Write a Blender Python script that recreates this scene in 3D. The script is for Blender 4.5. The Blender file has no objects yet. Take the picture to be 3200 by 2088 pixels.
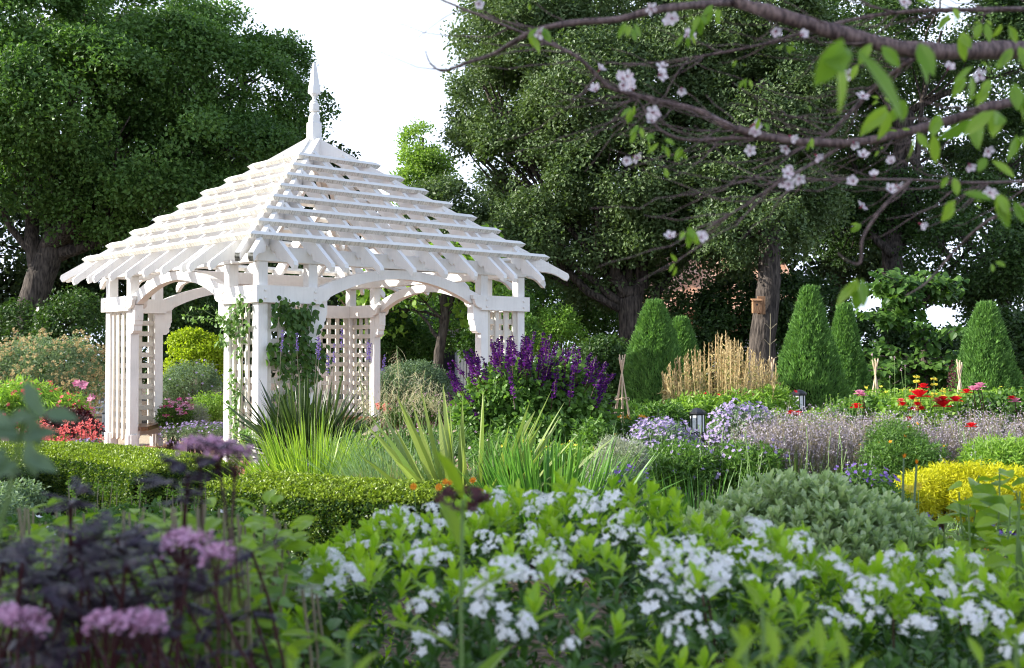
import bpy, math, random
import numpy as np
from mathutils import Vector, Matrix

# ------------------------------------------------------------------ camera
S = bpy.context.scene
COL = S.collection
FPX, HOR, CAMZ = 3638.0, 1114.2, 1.555          # focal length in photo pixels, horizon row, eye height
cam = bpy.data.objects.new('camera', bpy.data.cameras.new('camera'))
COL.objects.link(cam)
cam.location = (0, 0, CAMZ)
cam.rotation_euler = (math.radians(90) + 0.0193, 0, 0)
cam.data.sensor_width = 36
cam.data.lens = FPX / 3200 * 36
cam.data.clip_end = 500
cam.data.dof.use_dof = True
cam.data.dof.focus_distance = 15.5
cam.data.dof.aperture_fstop = 5.0
S.camera = cam

# ------------------------------------------------------------------ sky and sun
SUN_EL = math.radians(25)
SUN_DIR = Vector((-0.985, -0.06, 0)).normalized()          # where the sun stands, seen from above
W = bpy.data.worlds.new('World'); S.world = W
W.use_nodes = True
wn, wl = W.node_tree.nodes, W.node_tree.links
bg = wn['Background']
sky = wn.new('ShaderNodeTexSky'); sky.sky_type = 'NISHITA'; sky.sun_disc = False
sky.sun_elevation = SUN_EL
sky.sun_rotation = math.atan2(SUN_DIR.x, SUN_DIR.y)
sky.dust_density = 3.0; sky.air_density = 1.0
bg.inputs['Strength'].default_value = 0.15
# thin bright cloud over the blue, denser towards the horizon
tc = wn.new('ShaderNodeTexCoord'); nz = wn.new('ShaderNodeTexNoise')
nz.inputs['Scale'].default_value = 2.2; nz.inputs['Detail'].default_value = 6
wl.new(tc.outputs['Generated'], nz.inputs['Vector'])
sep = wn.new('ShaderNodeSeparateXYZ'); wl.new(tc.outputs['Generated'], sep.inputs[0])
mr = wn.new('ShaderNodeMapRange'); wl.new(sep.outputs['Z'], mr.inputs[0])
mr.inputs[1].default_value = 0.38; mr.inputs[2].default_value = 0.62
mr.inputs[3].default_value = 1.3; mr.inputs[4].default_value = 0.0
ad = wn.new('ShaderNodeMath'); ad.operation = 'MULTIPLY_ADD'
wl.new(nz.outputs[0], ad.inputs[0]); ad.inputs[1].default_value = 0.6
sb = wn.new('ShaderNodeMath'); sb.operation = 'SUBTRACT'; wl.new(mr.outputs[0], sb.inputs[0]); sb.inputs[1].default_value = 0.3
wl.new(sb.outputs[0], ad.inputs[2]); ad.use_clamp = True
mx = wn.new('ShaderNodeMix'); mx.data_type = 'RGBA'
wl.new(ad.outputs[0], mx.inputs[0]); wl.new(sky.outputs[0], mx.inputs[6])
mx.inputs[7].default_value = (4.5, 5.1, 6.2, 1)
wl.new(mx.outputs[2], bg.inputs['Color'])
sun = bpy.data.objects.new('sun', bpy.data.lights.new('sun', 'SUN')); COL.objects.link(sun)
sun.data.energy = 5.0; sun.data.angle = math.radians(0.5); sun.data.color = (1.0, 0.95, 0.85)
sd = Vector((SUN_DIR.x * math.cos(SUN_EL), SUN_DIR.y * math.cos(SUN_EL), math.sin(SUN_EL)))
sun.rotation_euler = (-sd).to_track_quat('-Z', 'Y').to_euler()

S.view_settings.view_transform = 'Standard'; S.view_settings.look = 'None'
S.view_settings.exposure = 1.15; S.view_settings.gamma = 1.0
S.cycles.use_denoising = True
S.cycles.filter_width = 1.1
S.cycles.denoising_prefilter = 'ACCURATE'
S.cycles.max_bounces = 7; S.cycles.diffuse_bounces = 4; S.cycles.transmission_bounces = 4
S.cycles.transparent_max_bounces = 8
S.cycles.sample_clamp_indirect = 6
S.cycles.use_adaptive_sampling = True; S.cycles.adaptive_threshold = 0.015

rng = np.random.default_rng(7)
R = random.Random(5)

# ------------------------------------------------------------------ helpers
def at(px, py, d):
    """photo position at a distance d -> metres"""
    return np.array([(px - 1600) * d / FPX, d, CAMZ + (HOR - py) * d / FPX])

def unit(a):
    return a / np.maximum(np.linalg.norm(a, axis=-1, keepdims=True), 1e-9)

def rdir(n):
    return unit(rng.normal(size=(n, 3)))

class Geo:
    def __init__(s):
        s.v, s.t, s.f, s.n = [], [], {}, 0
    def add(s, V, F, tint=0.5):
        V = np.asarray(V, float).reshape(-1, 3)
        for f in (F if isinstance(F, list) else [F]):
            f = np.asarray(f, np.int64)
            if f.size:
                s.f.setdefault(f.shape[1], []).append(f + s.n)
        s.v.append(V); s.t.append(np.broadcast_to(np.asarray(tint, float), (len(V),)))
        s.n += len(V)
        return s
    def build(s, name, mat, parent=None, smooth=False, **tags):
        me = bpy.data.meshes.new(name)
        V = np.concatenate(s.v) if s.v else np.zeros((0, 3))
        if parent is not None:
            V = V - np.array(parent.location)
        sizes, loops = [], []
        for k, fs in s.f.items():
            F = np.concatenate(fs); loops.append(F.ravel()); sizes.append(np.full(len(F), k))
        loops = np.concatenate(loops); sizes = np.concatenate(sizes)
        me.vertices.add(len(V)); me.vertices.foreach_set('co', V.ravel().astype(np.float32))
        me.loops.add(len(loops)); me.loops.foreach_set('vertex_index', loops.astype(np.int32))
        me.polygons.add(len(sizes))
        me.polygons.foreach_set('loop_start', (np.cumsum(sizes) - sizes).astype(np.int32))
        me.polygons.foreach_set('loop_total', sizes.astype(np.int32))
        me.polygons.foreach_set('use_smooth', np.full(len(sizes), bool(smooth)))
        at_ = me.attributes.new('tint', 'FLOAT', 'POINT')
        at_.data.foreach_set('value', np.concatenate(s.t).astype(np.float32))
        me.update(calc_edges=True); me.validate()
        me.materials.append(mat)
        o = bpy.data.objects.new(name, me); COL.objects.link(o)
        if parent is not None:
            o.parent = parent
        for k, v in tags.items():
            o[k] = v
        return o

def thing(name, label, cat, loc=(0, 0, 0), rz=0, group=None):
    o = bpy.data.objects.new(name, None); COL.objects.link(o)
    o.location = tuple(float(c) for c in loc); o.rotation_euler = (0, 0, rz); o.empty_display_size = 0.1
    o['label'] = label; o['category'] = cat
    if group: o['group'] = group
    return o

def copy_tree(o, parent=None):
    c = o.copy(); COL.objects.link(c); c.parent = parent
    for ch in [x for x in S.objects if x.parent == o]:
        copy_tree(ch, c)
    return c

# --- materials
def mat_base(name):
    m = bpy.data.materials.new(name); m.use_nodes = True
    return m, m.node_tree.nodes, m.node_tree.links, m.node_tree.nodes['Principled BSDF']

def ramp(n, stops):
    r = n.new('ShaderNodeValToRGB'); e = r.color_ramp.elements
    while len(e) < len(stops): e.new(0.5)
    for el, (p, c) in zip(e, stops):
        el.position = p; el.color = (*c, 1)
    return r

def leafmat(name, c0, c1, rough=0.45, trans=0.35, spec=0.35, tcol=None):
    m, n, l, p = mat_base(name)
    a = n.new('ShaderNodeAttribute'); a.attribute_name = 'tint'
    r = ramp(n, [(0.0, c0), (1.0, c1)]); l.new(a.outputs['Fac'], r.inputs[0])
    l.new(r.outputs[0], p.inputs['Base Color'])
    p.inputs['Roughness'].default_value = rough; p.inputs['Specular IOR Level'].default_value = spec
    if trans > 0:
        t = n.new('ShaderNodeBsdfTranslucent')
        g = n.new('ShaderNodeMix'); g.data_type = 'RGBA'; g.blend_type = 'MULTIPLY'; g.inputs[0].default_value = 1
        l.new(r.outputs[0], g.inputs[6]); g.inputs[7].default_value = (*(tcol or (1.6, 1.7, 0.8)), 1)
        l.new(g.outputs[2], t.inputs['Color'])
        mix = n.new('ShaderNodeMixShader'); mix.inputs[0].default_value = trans
        l.new(p.outputs[0], mix.inputs[1]); l.new(t.outputs[0], mix.inputs[2])
        l.new(mix.outputs[0], n['Material Output'].inputs['Surface'])
    return m

def noisy(name, c0, c1, scale=8, rough=0.8, bump=0.3, stretch=(1, 1, 1), detail=6, lo=0.35, hi=0.65, spec=0.3, dist=0.01):
    m, n, l, p = mat_base(name)
    t = n.new('ShaderNodeTexCoord'); mp = n.new('ShaderNodeMapping'); mp.inputs['Scale'].default_value = stretch
    l.new(t.outputs['Object'], mp.inputs[0])
    z = n.new('ShaderNodeTexNoise'); z.inputs['Scale'].default_value = scale; z.inputs['Detail'].default_value = detail
    l.new(mp.outputs[0], z.inputs['Vector'])
    r = ramp(n, [(lo, c0), (hi, c1)]); l.new(z.outputs[0], r.inputs[0]); l.new(r.outputs[0], p.inputs['Base Color'])
    b = n.new('ShaderNodeBump'); b.inputs['Strength'].default_value = bump; b.inputs['Distance'].default_value = dist
    l.new(z.outputs[0], b.inputs['Height']); l.new(b.outputs[0], p.inputs['Normal'])
    p.inputs['Roughness'].default_value = rough; p.inputs['Specular IOR Level'].default_value = spec
    return m

def paint_mat(name, base, streak, grime):
    """painted timber: saw texture, rain streaks across the board, a few grime blotches"""
    m, n, l, p = mat_base(name)
    t = n.new('ShaderNodeTexCoord')
    mp = n.new('ShaderNodeMapping'); mp.inputs['Scale'].default_value = (60, 60, 4); l.new(t.outputs['Object'], mp.inputs[0])
    z = n.new('ShaderNodeTexNoise'); z.inputs['Scale'].default_value = 1.0; z.inputs['Detail'].default_value = 4
    l.new(mp.outputs[0], z.inputs['Vector'])
    z2 = n.new('ShaderNodeTexNoise'); z2.inputs['Scale'].default_value = 3.0; z2.inputs['Detail'].default_value = 8
    l.new(t.outputs['Object'], z2.inputs['Vector'])
    dark = tuple(c * 0.42 for c in base); mid = tuple(c * 0.86 for c in base)
    r1 = ramp(n, [(0.5, base), (0.72, dark)]); l.new(z.outputs[0], r1.inputs[0])
    r2 = ramp(n, [(0.42, base), (0.75, mid)]); l.new(z2.outputs[0], r2.inputs[0])
    mx = n.new('ShaderNodeMix'); mx.data_type = 'RGBA'; mx.inputs[0].default_value = streak
    l.new(r2.outputs[0], mx.inputs[6]); l.new(r1.outputs[0], mx.inputs[7]); 
    mm = n.new('ShaderNodeMath'); mm.operation = 'MULTIPLY'; l.new(z2.outputs[0], mm.inputs[0]); mm.inputs[1].default_value = streak * 2
    mm.use_clamp = True; l.new(mm.outputs[0], mx.inputs[0])
    l.new(mx.outputs[2], p.inputs['Base Color'])
    mp3 = n.new('ShaderNodeMapping'); mp3.inputs['Scale'].default_value = (4, 4, 90); l.new(t.outputs['Object'], mp3.inputs[0])
    z3 = n.new('ShaderNodeTexNoise'); z3.inputs['Scale'].default_value = 1.0; z3.inputs['Detail'].default_value = 5
    l.new(mp3.outputs[0], z3.inputs['Vector'])
    b = n.new('ShaderNodeBump'); b.inputs['Strength'].default_value = 0.15; b.inputs['Distance'].default_value = 0.002
    l.new(z3.outputs[0], b.inputs['Height']); l.new(b.outputs[0], p.inputs['Normal'])
    p.inputs['Roughness'].default_value = 0.5; p.inputs['Specular IOR Level'].default_value = 0.3
    return m

def flat(name, c, rough=0.6, spec=0.3):
    return noisy(name, tuple(x * 0.85 for x in c), c, scale=25, rough=rough, bump=0.1, spec=spec, dist=0.002)

# --- geometry pieces
def box(g, x0, x1, y0, y1, z0, z1, bev=0.0, tint=0.5):
    if bev <= 0:
        V = [(x, y, z) for z in (z0, z1) for y in (y0, y1) for x in (x0, x1)]
        g.add(V, [[0, 2, 3, 1], [4, 5, 7, 6], [0, 1, 5, 4], [2, 6, 7, 3], [0, 4, 6, 2], [1, 3, 7, 5]] and np.array([[0, 2, 3, 1], [4, 5, 7, 6], [0, 1, 5, 4], [2, 6, 7, 3], [0, 4, 6, 2], [1, 3, 7, 5]]), tint)
        return
    # chamfered along every edge: three inset shells
    b = bev
    V = []; idx = {}
    for sx in (0, 1):
        for sy in (0, 1):
            for sz in (0, 1):
                X, Y, Z = (x0, x1)[sx], (y0, y1)[sy], (z0, z1)[sz]
                ix, iy, iz = (b, -b)[sx], (b, -b)[sy], (b, -b)[sz]
                idx[sx, sy, sz, 'x'] = len(V); V.append((X, Y + iy, Z + iz))
                idx[sx, sy, sz, 'y'] = len(V); V.append((X + ix, Y, Z + iz))
                idx[sx, sy, sz, 'z'] = len(V); V.append((X + ix, Y + iy, Z))
    Q, T = [], []
    for s_ in (0, 1):
        Q.append([idx[s_, a, c, 'x'] for a, c in ((0, 0), (1, 0), (1, 1), (0, 1))][::1 if s_ else -1])
        Q.append([idx[a, s_, c, 'y'] for a, c in ((0, 0), (1, 0), (1, 1), (0, 1))][::-1 if s_ else 1])
        Q.append([idx[a, c, s_, 'z'] for a, c in ((0, 0), (1, 0), (1, 1), (0, 1))][::1 if s_ else -1])
    for a in (0, 1):
        for c in (0, 1):
            Q.append([idx[a, c, 0, 'x'], idx[a, c, 1, 'x'], idx[a, c, 1, 'y'], idx[a, c, 0, 'y']])
            Q.append([idx[a, 0, c, 'x'], idx[a, 1, c, 'x'], idx[a, 1, c, 'z'], idx[a, 0, c, 'z']])
            Q.append([idx[0, a, c, 'y'], idx[1, a, c, 'y'], idx[1, a, c, 'z'], idx[0, a, c, 'z']])
            for e in (0, 1):
                T.append([idx[a, c, e, 'x'], idx[a, c, e, 'y'], idx[a, c, e, 'z']])
    g.add(V, [np.array(Q), np.array(T)], tint)

def extrude(g, poly, axis, a0, a1, tint=0.5, cx=None):
    """poly: list of (p,q) outline; axis 'y' -> (p,a,q), 'x' -> (a,p,q), 'z' -> (p,q,a). Concave outlines are handled by bmesh-free ear cut."""
    from mathutils.geometry import tessellate_polygon
    mk = {'y': lambda p, q, a: (p, a, q), 'x': lambda p, q, a: (a, p, q), 'z': lambda p, q, a: (p, q, a)}[axis]
    n = len(poly)
    V = [mk(p, q, a0) for p, q in poly] + [mk(p, q, a1) for p, q in poly]
    tri = tessellate_polygon([[Vector((p, q, 0)) for p, q in poly]])
    T = [list(t) for t in tri] + [[i + n for i in t][::-1] for t in tri]
    Q = [[i, (i + 1) % n, (i + 1) % n + n, i + n] for i in range(n)]
    g.add(V, [np.array(T), np.array(Q)], tint)

def tube(g, pts, rad, sides=8, jit=0.0, tint=0.5, cap=True):
    P = np.array(pts, float); n = len(P)
    rad = np.broadcast_to(np.asarray(rad, float), (n,))
    T = np.gradient(P, axis=0); T = unit(T)
    ref = np.array([0.0, 0, 1]) if abs(T[0, 2]) < 0.9 else np.array([1.0, 0, 0])
    V = []
    u = unit(np.cross(T[0], ref))
    for i in range(n):
        u = unit(u - T[i] * np.dot(u, T[i])); w = np.cross(T[i], u)
        a = np.arange(sides) / sides * 2 * math.pi
        rr = rad[i] * (1 + jit * rng.normal(size=sides))
        V.append(P[i] + (np.cos(a) * rr)[:, None] * u + (np.sin(a) * rr)[:, None] * w)
    V = np.concatenate(V)
    k = np.arange(sides)
    F = [np.stack([i * sides + k, i * sides + (k + 1) % sides, (i + 1) * sides + (k + 1) % sides, (i + 1) * sides + k], 1) for i in range(n - 1)]
    fl = [np.concatenate(F)]
    if cap and sides > 2:
        fl.append(np.array([list(range(sides))[::-1], [(n - 1) * sides + j for j in range(sides)]]))
    g.add(V, fl, tint)

def lathe(g, prof, sides=16, c=(0, 0, 0), rot=0.0, tint=0.5):
    a = np.arange(sides) / sides * 2 * math.pi + rot
    V = np.concatenate([np.stack([c[0] + r * np.cos(a), c[1] + r * np.sin(a), np.full(sides, c[2] + z)], 1) for z, r in prof])
    k = np.arange(sides); m = len(prof)
    F = np.concatenate([np.stack([i * sides + k, i * sides + (k + 1) % sides, (i + 1) * sides + (k + 1) % sides, (i + 1) * sides + k], 1) for i in range(m - 1)])
    g.add(V, [F, np.array([list(range(sides))[::-1], [(m - 1) * sides + j for j in range(sides)]])], tint)

def wiggle(p0, p1, n=6, amp=0.05, sag=0.0):
    p0, p1 = np.array(p0, float), np.array(p1, float)
    t = np.linspace(0, 1, n)[:, None]
    L = np.linalg.norm(p1 - p0)
    off = np.cumsum(rng.normal(size=(n, 3)) * amp * L / n, axis=0); off -= t * off[-1]; off[0] = 0
    P = p0 + (p1 - p0) * t + off
    P[:, 2] -= sag * (4 * t[:, 0] * (1 - t[:, 0])) * L
    return P

def leaves(g, P, D, N, L, Wd, kind='kite', fold=0.18, droop=0.0, tint=0.5):
    """one leaf per row: base P, length direction D, blade normal about N"""
    n = len(P)
    if n == 0: return
    D = unit(D); Sd = unit(np.cross(D, N)); N = np.cross(Sd, D)
    L = np.broadcast_to(np.asarray(L, float), (n,))[:, None]; Wd = np.broadcast_to(np.asarray(Wd, float), (n,))[:, None]
    tint = np.broadcast_to(np.asarray(tint, float), (n,))
    if kind == 'kite':
        m = P + D * L * 0.45; h = N * fold * Wd
        V = np.stack([P, m + Sd * Wd * .5 + h, P + D * L - N * droop * L, m - Sd * Wd * .5 + h], 1)
        k = np.arange(n)[:, None] * 4
        g.add(V.reshape(-1, 3), k + np.array([[0, 1, 2, 3]]), np.repeat(tint, 4))
    elif kind == 'oval':
        st = [(.0, .0), (.28, .85), (.68, .8), (1, 0)]
        def q(t, w): return P + D * L * t - N * L * droop * t * t + Sd * Wd * .5 * w + N * fold * Wd * abs(w)
        V = np.stack([q(0, 0), q(.28, .85), q(.28, -.85), q(.68, .8), q(.68, -.8), q(1, 0)], 1)
        k = np.arange(n)[:, None] * 6
        g.add(V.reshape(-1, 3), [k + np.array([[0, 1, 2]]), k + np.array([[1, 3, 4, 2]]), k + np.array([[3, 5, 4]])], np.repeat(tint, 6))
    else:                                               # 'fine': spine and two edges, five stations
        prof = {'fine': [.12, .8, 1.0, .72, .02], 'obov': [.1, .45, .85, 1.0, .15], 'heart': [.5, 1.0, .85, .5, .02]}[kind]
        rows = []
        for i, w in enumerate(prof):
            t = i / 4
            c = P + D * L * t - N * L * droop * t * t
            rows += [c + Sd * Wd * .5 * w + N * fold * Wd * w, c, c - Sd * Wd * .5 * w + N * fold * Wd * w]
        V = np.stack(rows, 1); k = np.arange(n)[:, None] * 15
        F = []
        for i in range(4):
            a = i * 3
            F += [k + np.array([[a, a + 3, a + 4, a + 1]]), k + np.array([[a + 1, a + 4, a + 5, a + 2]])]
        g.add(V.reshape(-1, 3), [np.concatenate(F)], np.repeat(tint, 15))

def foliage_at(g, P, out, L, Wd, kind='kite', spread=0.8, up=0.5, tint=0.5, jl=0.3, droop=0.0, fold=0.18):
    """leaves at points P whose blades face roughly outwards and up"""
    n = len(P)
    N = unit(out * 0.6 + np.array([0, 0, up]) + rdir(n) * spread)
    D = unit(np.cross(N, rdir(n)) + out * 0.35)
    k = 1 + rng.normal(size=n) * jl * 0.5
    leaves(g, P, D, N, L * k, Wd * k, kind, fold=fold, droop=droop, tint=tint)

def crown(g, blobs, ntuft, per, tr, L, Wd, kind='kite', zmin=0.02, up=0.5, spread=0.8, front=0.5, flat_=1.0, shell=0.1, tb=(0.1, 0.9), bump=0.12, bough=0.0):
    """leaf tufts over the skin of a union of ellipsoids; returns tuft centres and outward directions"""
    C = np.array([b[0] for b in blobs], float); Rr = np.array([b[1] for b in blobs], float)
    ar = (Rr[:, 0] * Rr[:, 1] + Rr[:, 1] * Rr[:, 2] + Rr[:, 0] * Rr[:, 2]); ar /= ar.sum()
    m = int(ntuft * 1.8) + 10
    bi = rng.choice(len(blobs), m, p=ar)
    d = rdir(m)
    s = 1 - np.abs(rng.normal(size=m)) * shell + bump * np.sin(d[:, 0] * 7 + bi) * np.sin(d[:, 2] * 6 + 2 * bi) * np.cos(d[:, 1] * 5)
    P = C[bi] + Rr[bi] * d * s[:, None]
    keep = P[:, 2] > zmin
    for c, r in zip(C, Rr):                                  # drop what lies deep inside a neighbour
        q = (((P - c) / r) ** 2).sum(1); keep &= q > 0.5
    outv = unit(d / Rr[bi])
    if bough > 0:                                            # gather the tufts into rounded boughs
        nb = max(8, int(ntuft / 14)); hub = rng.choice(np.flatnonzero(keep), nb)
        w = rng.integers(0, nb, m); hb = hub[w]; rb = bough * (.6 + .8 * rng.random(nb))[w]
        d2 = unit(outv[hb] * .9 + np.array([0, 0, .35]) + rdir(m) * .95)
        P = P[hb] + d2 * (rb * (1 - .25 * rng.random(m)))[:, None] * np.array([1.15, 1.15, .75]) - outv[hb] * (rb * .6)[:, None]
        outv = unit(d2 * .8 + outv[hb] * .4); d = outv
        keep = P[:, 2] > zmin; btint = rng.random(nb)[w]
    far = d[:, 1] > 0.25
    keep &= ~(far & (rng.random(m) > front))
    P, out = P[keep][:ntuft], outv[keep][:ntuft]
    n = len(P)
    tt = rng.random(n) * 0.6 if bough <= 0 else rng.random(n) * .25 + btint[keep][:ntuft] * .35
    q = np.repeat(P, per, 0); o = np.repeat(out, per, 0)
    r = rdir(n * per) * (rng.random(n * per) ** 0.5)[:, None] * tr
    r[:, 2] *= flat_
    pos = q + r + o * tr * 0.25
    tint = np.clip(tb[0] + (tb[1] - tb[0]) * (np.repeat(tt, per) + rng.random(n * per) * 0.4), 0, 1)
    ok = pos[:, 2] > zmin
    foliage_at(g, pos[ok], unit(o + r / tr * 0.7)[ok], L, Wd, kind, spread, up, tint[ok])
    return P, out

def pb(px, py, d, rx, ry, rd=None):
    """ellipsoid given by its place and half sizes in the photo"""
    k = d / FPX
    return (at(px, py, d), (rx * k, (rd if rd else (rx + ry) * .5 * k), ry * k))

def blades(g, c, n, Lr, Wd, lean=(0.1, 0.7), droop=0.35, rad=0.1, st=6, az=None, tint=(0, 1), thick=None, tip=0.6, vfold=0.25):
    """strap leaves arching out of a clump"""
    a = rng.random(n) * 2 * math.pi if az is None else rng.uniform(az[0], az[1], n)
    le = lean[0] + (lean[1] - lean[0]) * rng.random(n)
    L = rng.uniform(Lr[0], Lr[1], n)
    h = np.stack([np.cos(a), np.sin(a), np.zeros(n)], 1)
    P0 = np.array(c) + h * (rad * rng.random(n) ** .5)[:, None]
    D = h * np.sin(le)[:, None] + np.array([0, 0, 1.0]) * np.cos(le)[:, None]
    dr = droop * (0.4 + rng.random(n)) * (.25 + 1.3 * np.sin(le))
    side = np.stack([-np.sin(a), np.cos(a), np.zeros(n)], 1)
    tw = rng.normal(size=n) * 0.6
    side = unit(side * np.cos(tw)[:, None] + np.cross(D, side) * np.sin(tw)[:, None])
    up = unit(np.cross(side, D))
    W_ = np.broadcast_to(np.asarray(Wd, float), (n,)) * rng.uniform(.75, 1.2, n)
    rows = []
    for i in range(st):
        t = i / (st - 1)
        c_ = P0 + D * (L * t)[:, None] + (h * 0.55 - np.array([0, 0, 1.0])) * (L * dr * t ** 2.2)[:, None]
        w = W_ * (0.55 + 0.45 * math.sin(min(1, t * 1.6) * math.pi / 2)) * (1 if t < tip else max(0.03, 1 - ((t - tip) / (1 - tip)) ** 1.5))
        e = side * w[:, None] * .5; f = up * (w * vfold)[:, None]
        rows += [c_ + e + f, c_, c_ - e + f]
    V = np.stack(rows, 1); k = np.arange(n)[:, None] * (3 * st); F = []
    for i in range(st - 1):
        b = i * 3
        F += [k + np.array([[b, b + 3, b + 4, b + 1]]), k + np.array([[b + 1, b + 4, b + 5, b + 2]])]
    V[..., 2] = np.maximum(V[..., 2], 0.01)
    t0 = tint[0] + (tint[1] - tint[0]) * rng.random(n)
    g.add(V.reshape(-1, 3), [np.concatenate(F)], np.repeat(t0, 3 * st))

def hairs(g, P0, P1, w, tint=0.5, bend=0.1, st=4):
    """thin three sided-less ribbons from P0 to P1, bowed"""
    n = len(P0); D = P1 - P0; L = np.linalg.norm(D, axis=1, keepdims=True)
    side = unit(np.cross(D, rdir(n))); bow = unit(np.cross(D, rdir(n)))
    rows = []
    for i in range(st):
        t = i / (st - 1)
        c = P0 + D * t + bow * L * bend * 4 * t * (1 - t)
        ww = w * (1 - 0.5 * t) * .5
        rows += [c + side * ww, c - side * ww]
    V = np.stack(rows, 1); k = np.arange(n)[:, None] * 2 * st
    F = np.concatenate([k + np.array([[2 * i, 2 * i + 2, 2 * i + 3, 2 * i + 1]]) for i in range(st - 1)])
    g.add(V.reshape(-1, 3), F, np.repeat(np.broadcast_to(np.asarray(tint, float), (n,)), 2 * st))

def petals(g, P, size, n_p=5, face=None, tint=(0, 1), cup=0.25, asp=0.7):
    """small open flowers: n_p petals round each point"""
    n = len(P)
    N = unit((face if face is not None else np.tile([0, -0.5, 0.8], (n, 1))) + rdir(n) * 0.6)
    U = unit(np.cross(N, rdir(n))); Vv = np.cross(N, U)
    for j in range(n_p):
        a = 2 * math.pi * j / n_p
        D = U * math.cos(a) + Vv * math.sin(a) + N * cup
        leaves(g, P, D, N, size, size * asp, 'kite', fold=-0.1, tint=tint[0] + (tint[1] - tint[0]) * rng.random(n))

# ------------------------------------------------------------------ materials
M = {}
M['paint'] = paint_mat('cream white paint', (0.80, 0.785, 0.765), 0.10, 0.3)
M['slat_paint'] = paint_mat('weathered white paint', (0.77, 0.755, 0.71), 0.05, 0.6)
def slat_face():
    m, n, l, p = mat_base('rough sawn board face')
    t = n.new('ShaderNodeTexCoord'); mp = n.new('ShaderNodeMapping'); mp.inputs['Scale'].default_value = (75, 6, 6); mp.inputs['Rotation'].default_value = (0, .25, 0)
    l.new(t.outputs['Object'], mp.inputs[0]); z = n.new('ShaderNodeTexNoise'); z.inputs['Scale'].default_value = 1.0; z.inputs['Detail'].default_value = 5
    l.new(mp.outputs[0], z.inputs['Vector']); r = ramp(n, [(0.34, (0.34, 0.33, 0.28)), (0.47, (0.54, 0.52, 0.47)), (0.7, (0.66, 0.64, 0.58))])
    l.new(z.outputs[0], r.inputs[0]); l.new(r.outputs[0], p.inputs['Base Color']); p.inputs['Roughness'].default_value = .8
    b = n.new('ShaderNodeBump'); b.inputs['Strength'].default_value = .4; b.inputs['Distance'].default_value = .004; l.new(z.outputs[0], b.inputs['Height']); l.new(b.outputs[0], p.inputs['Normal'])
    return m
M['slat_face'] = slat_face()
M['end_grain'] = noisy('weathered end grain', (0.06, 0.055, 0.045), (0.35, 0.34, 0.28), 30, bump=0.5)
M['lattice'] = paint_mat('lattice paint', (0.66, 0.62, 0.55), 0.10, 0.3)
M['seat_wood'] = noisy('varnished dark wood', (0.09, 0.035, 0.012), (0.20, 0.09, 0.035), 14, rough=0.28, bump=0.15, stretch=(1, 6, 6), spec=0.6)
M['soil'] = noisy('mulched soil', (0.045, 0.03, 0.02), (0.17, 0.12, 0.08), 22, rough=1, bump=1.0, detail=10, dist=0.03)
M['gravel'] = noisy('tan decomposed granite', (0.34, 0.27, 0.19), (0.55, 0.45, 0.33), 40, rough=1, bump=0.5, detail=10)
M['bark'] = noisy('grey brown bark', (0.022, 0.018, 0.016), (0.10, 0.082, 0.070), 9, rough=0.95, bump=1.0, stretch=(2.2, 2.2, .45), detail=10, dist=0.05)
M['cherry_bark'] = noisy('cherry bark', (0.05, 0.03, 0.03), (0.22, 0.15, 0.14), 40, rough=0.6, bump=0.6, stretch=(3, 1, 1), spec=0.4, dist=0.004)
M['twig'] = noisy('twig brown', (0.05, 0.03, 0.02), (0.13, 0.09, 0.06), 40, rough=0.9, bump=0.2)
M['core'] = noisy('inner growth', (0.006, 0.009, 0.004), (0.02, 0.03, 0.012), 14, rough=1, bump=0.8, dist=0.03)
M['oak'] = leafmat('evergreen oak leaf', (0.035, 0.070, 0.024), (0.135, 0.20, 0.070), 0.5, 0.25, 0.35)
M['oak_left'] = leafmat('left oak leaf', (0.035, 0.085, 0.022), (0.14, 0.26, 0.055), 0.5, 0.28, 0.32)
M['dark_shrub'] = leafmat('dark shrub leaf', (0.018, 0.045, 0.012), (0.075, 0.145, 0.032), 0.45, 0.25, 0.35)
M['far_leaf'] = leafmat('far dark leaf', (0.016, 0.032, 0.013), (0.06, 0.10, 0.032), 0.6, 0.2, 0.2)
M['maple'] = leafmat('fresh green leaf', (0.11, 0.20, 0.03), (0.24, 0.36, 0.08), 0.5, 0.45, 0.3)
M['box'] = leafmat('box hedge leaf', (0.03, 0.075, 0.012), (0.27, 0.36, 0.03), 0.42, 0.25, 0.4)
M['cypress'] = leafmat('cypress spray', (0.035, 0.10, 0.025), (0.19, 0.36, 0.09), 0.5, 0.25, 0.3)
M['mid'] = leafmat('garden leaf', (0.04, 0.10, 0.02), (0.14, 0.26, 0.05), 0.45, 0.35, 0.35)
M['fresh'] = leafmat('light garden leaf', (0.10, 0.22, 0.03), (0.28, 0.42, 0.07), 0.45, 0.4, 0.35)
M['lime'] = leafmat('lime leaf', (0.15, 0.23, 0.012), (0.40, 0.48, 0.03), 0.5, 0.45, 0.25)
M['gold'] = leafmat('golden thread leaf', (0.30, 0.32, 0.01), (0.62, 0.58, 0.02), 0.5, 0.3, 0.25)
M['grey'] = leafmat('silver grey leaf', (0.16, 0.20, 0.15), (0.42, 0.44, 0.36), 0.7, 0.2, 0.2)
M['greygreen'] = leafmat('grey green leaf', (0.09, 0.15, 0.09), (0.22, 0.31, 0.18), 0.6, 0.25, 0.25)
M['purpleleaf'] = leafmat('blackish purple leaf', (0.012, 0.008, 0.015), (0.055, 0.033, 0.052), 0.4, 0.12, 0.45, (1.6, .7, 1.2))
M['maroon'] = leafmat('maroon leaf', (0.03, 0.008, 0.012), (0.10, 0.03, 0.035), 0.45, 0.25, 0.35, (2, .6, .6))
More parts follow.
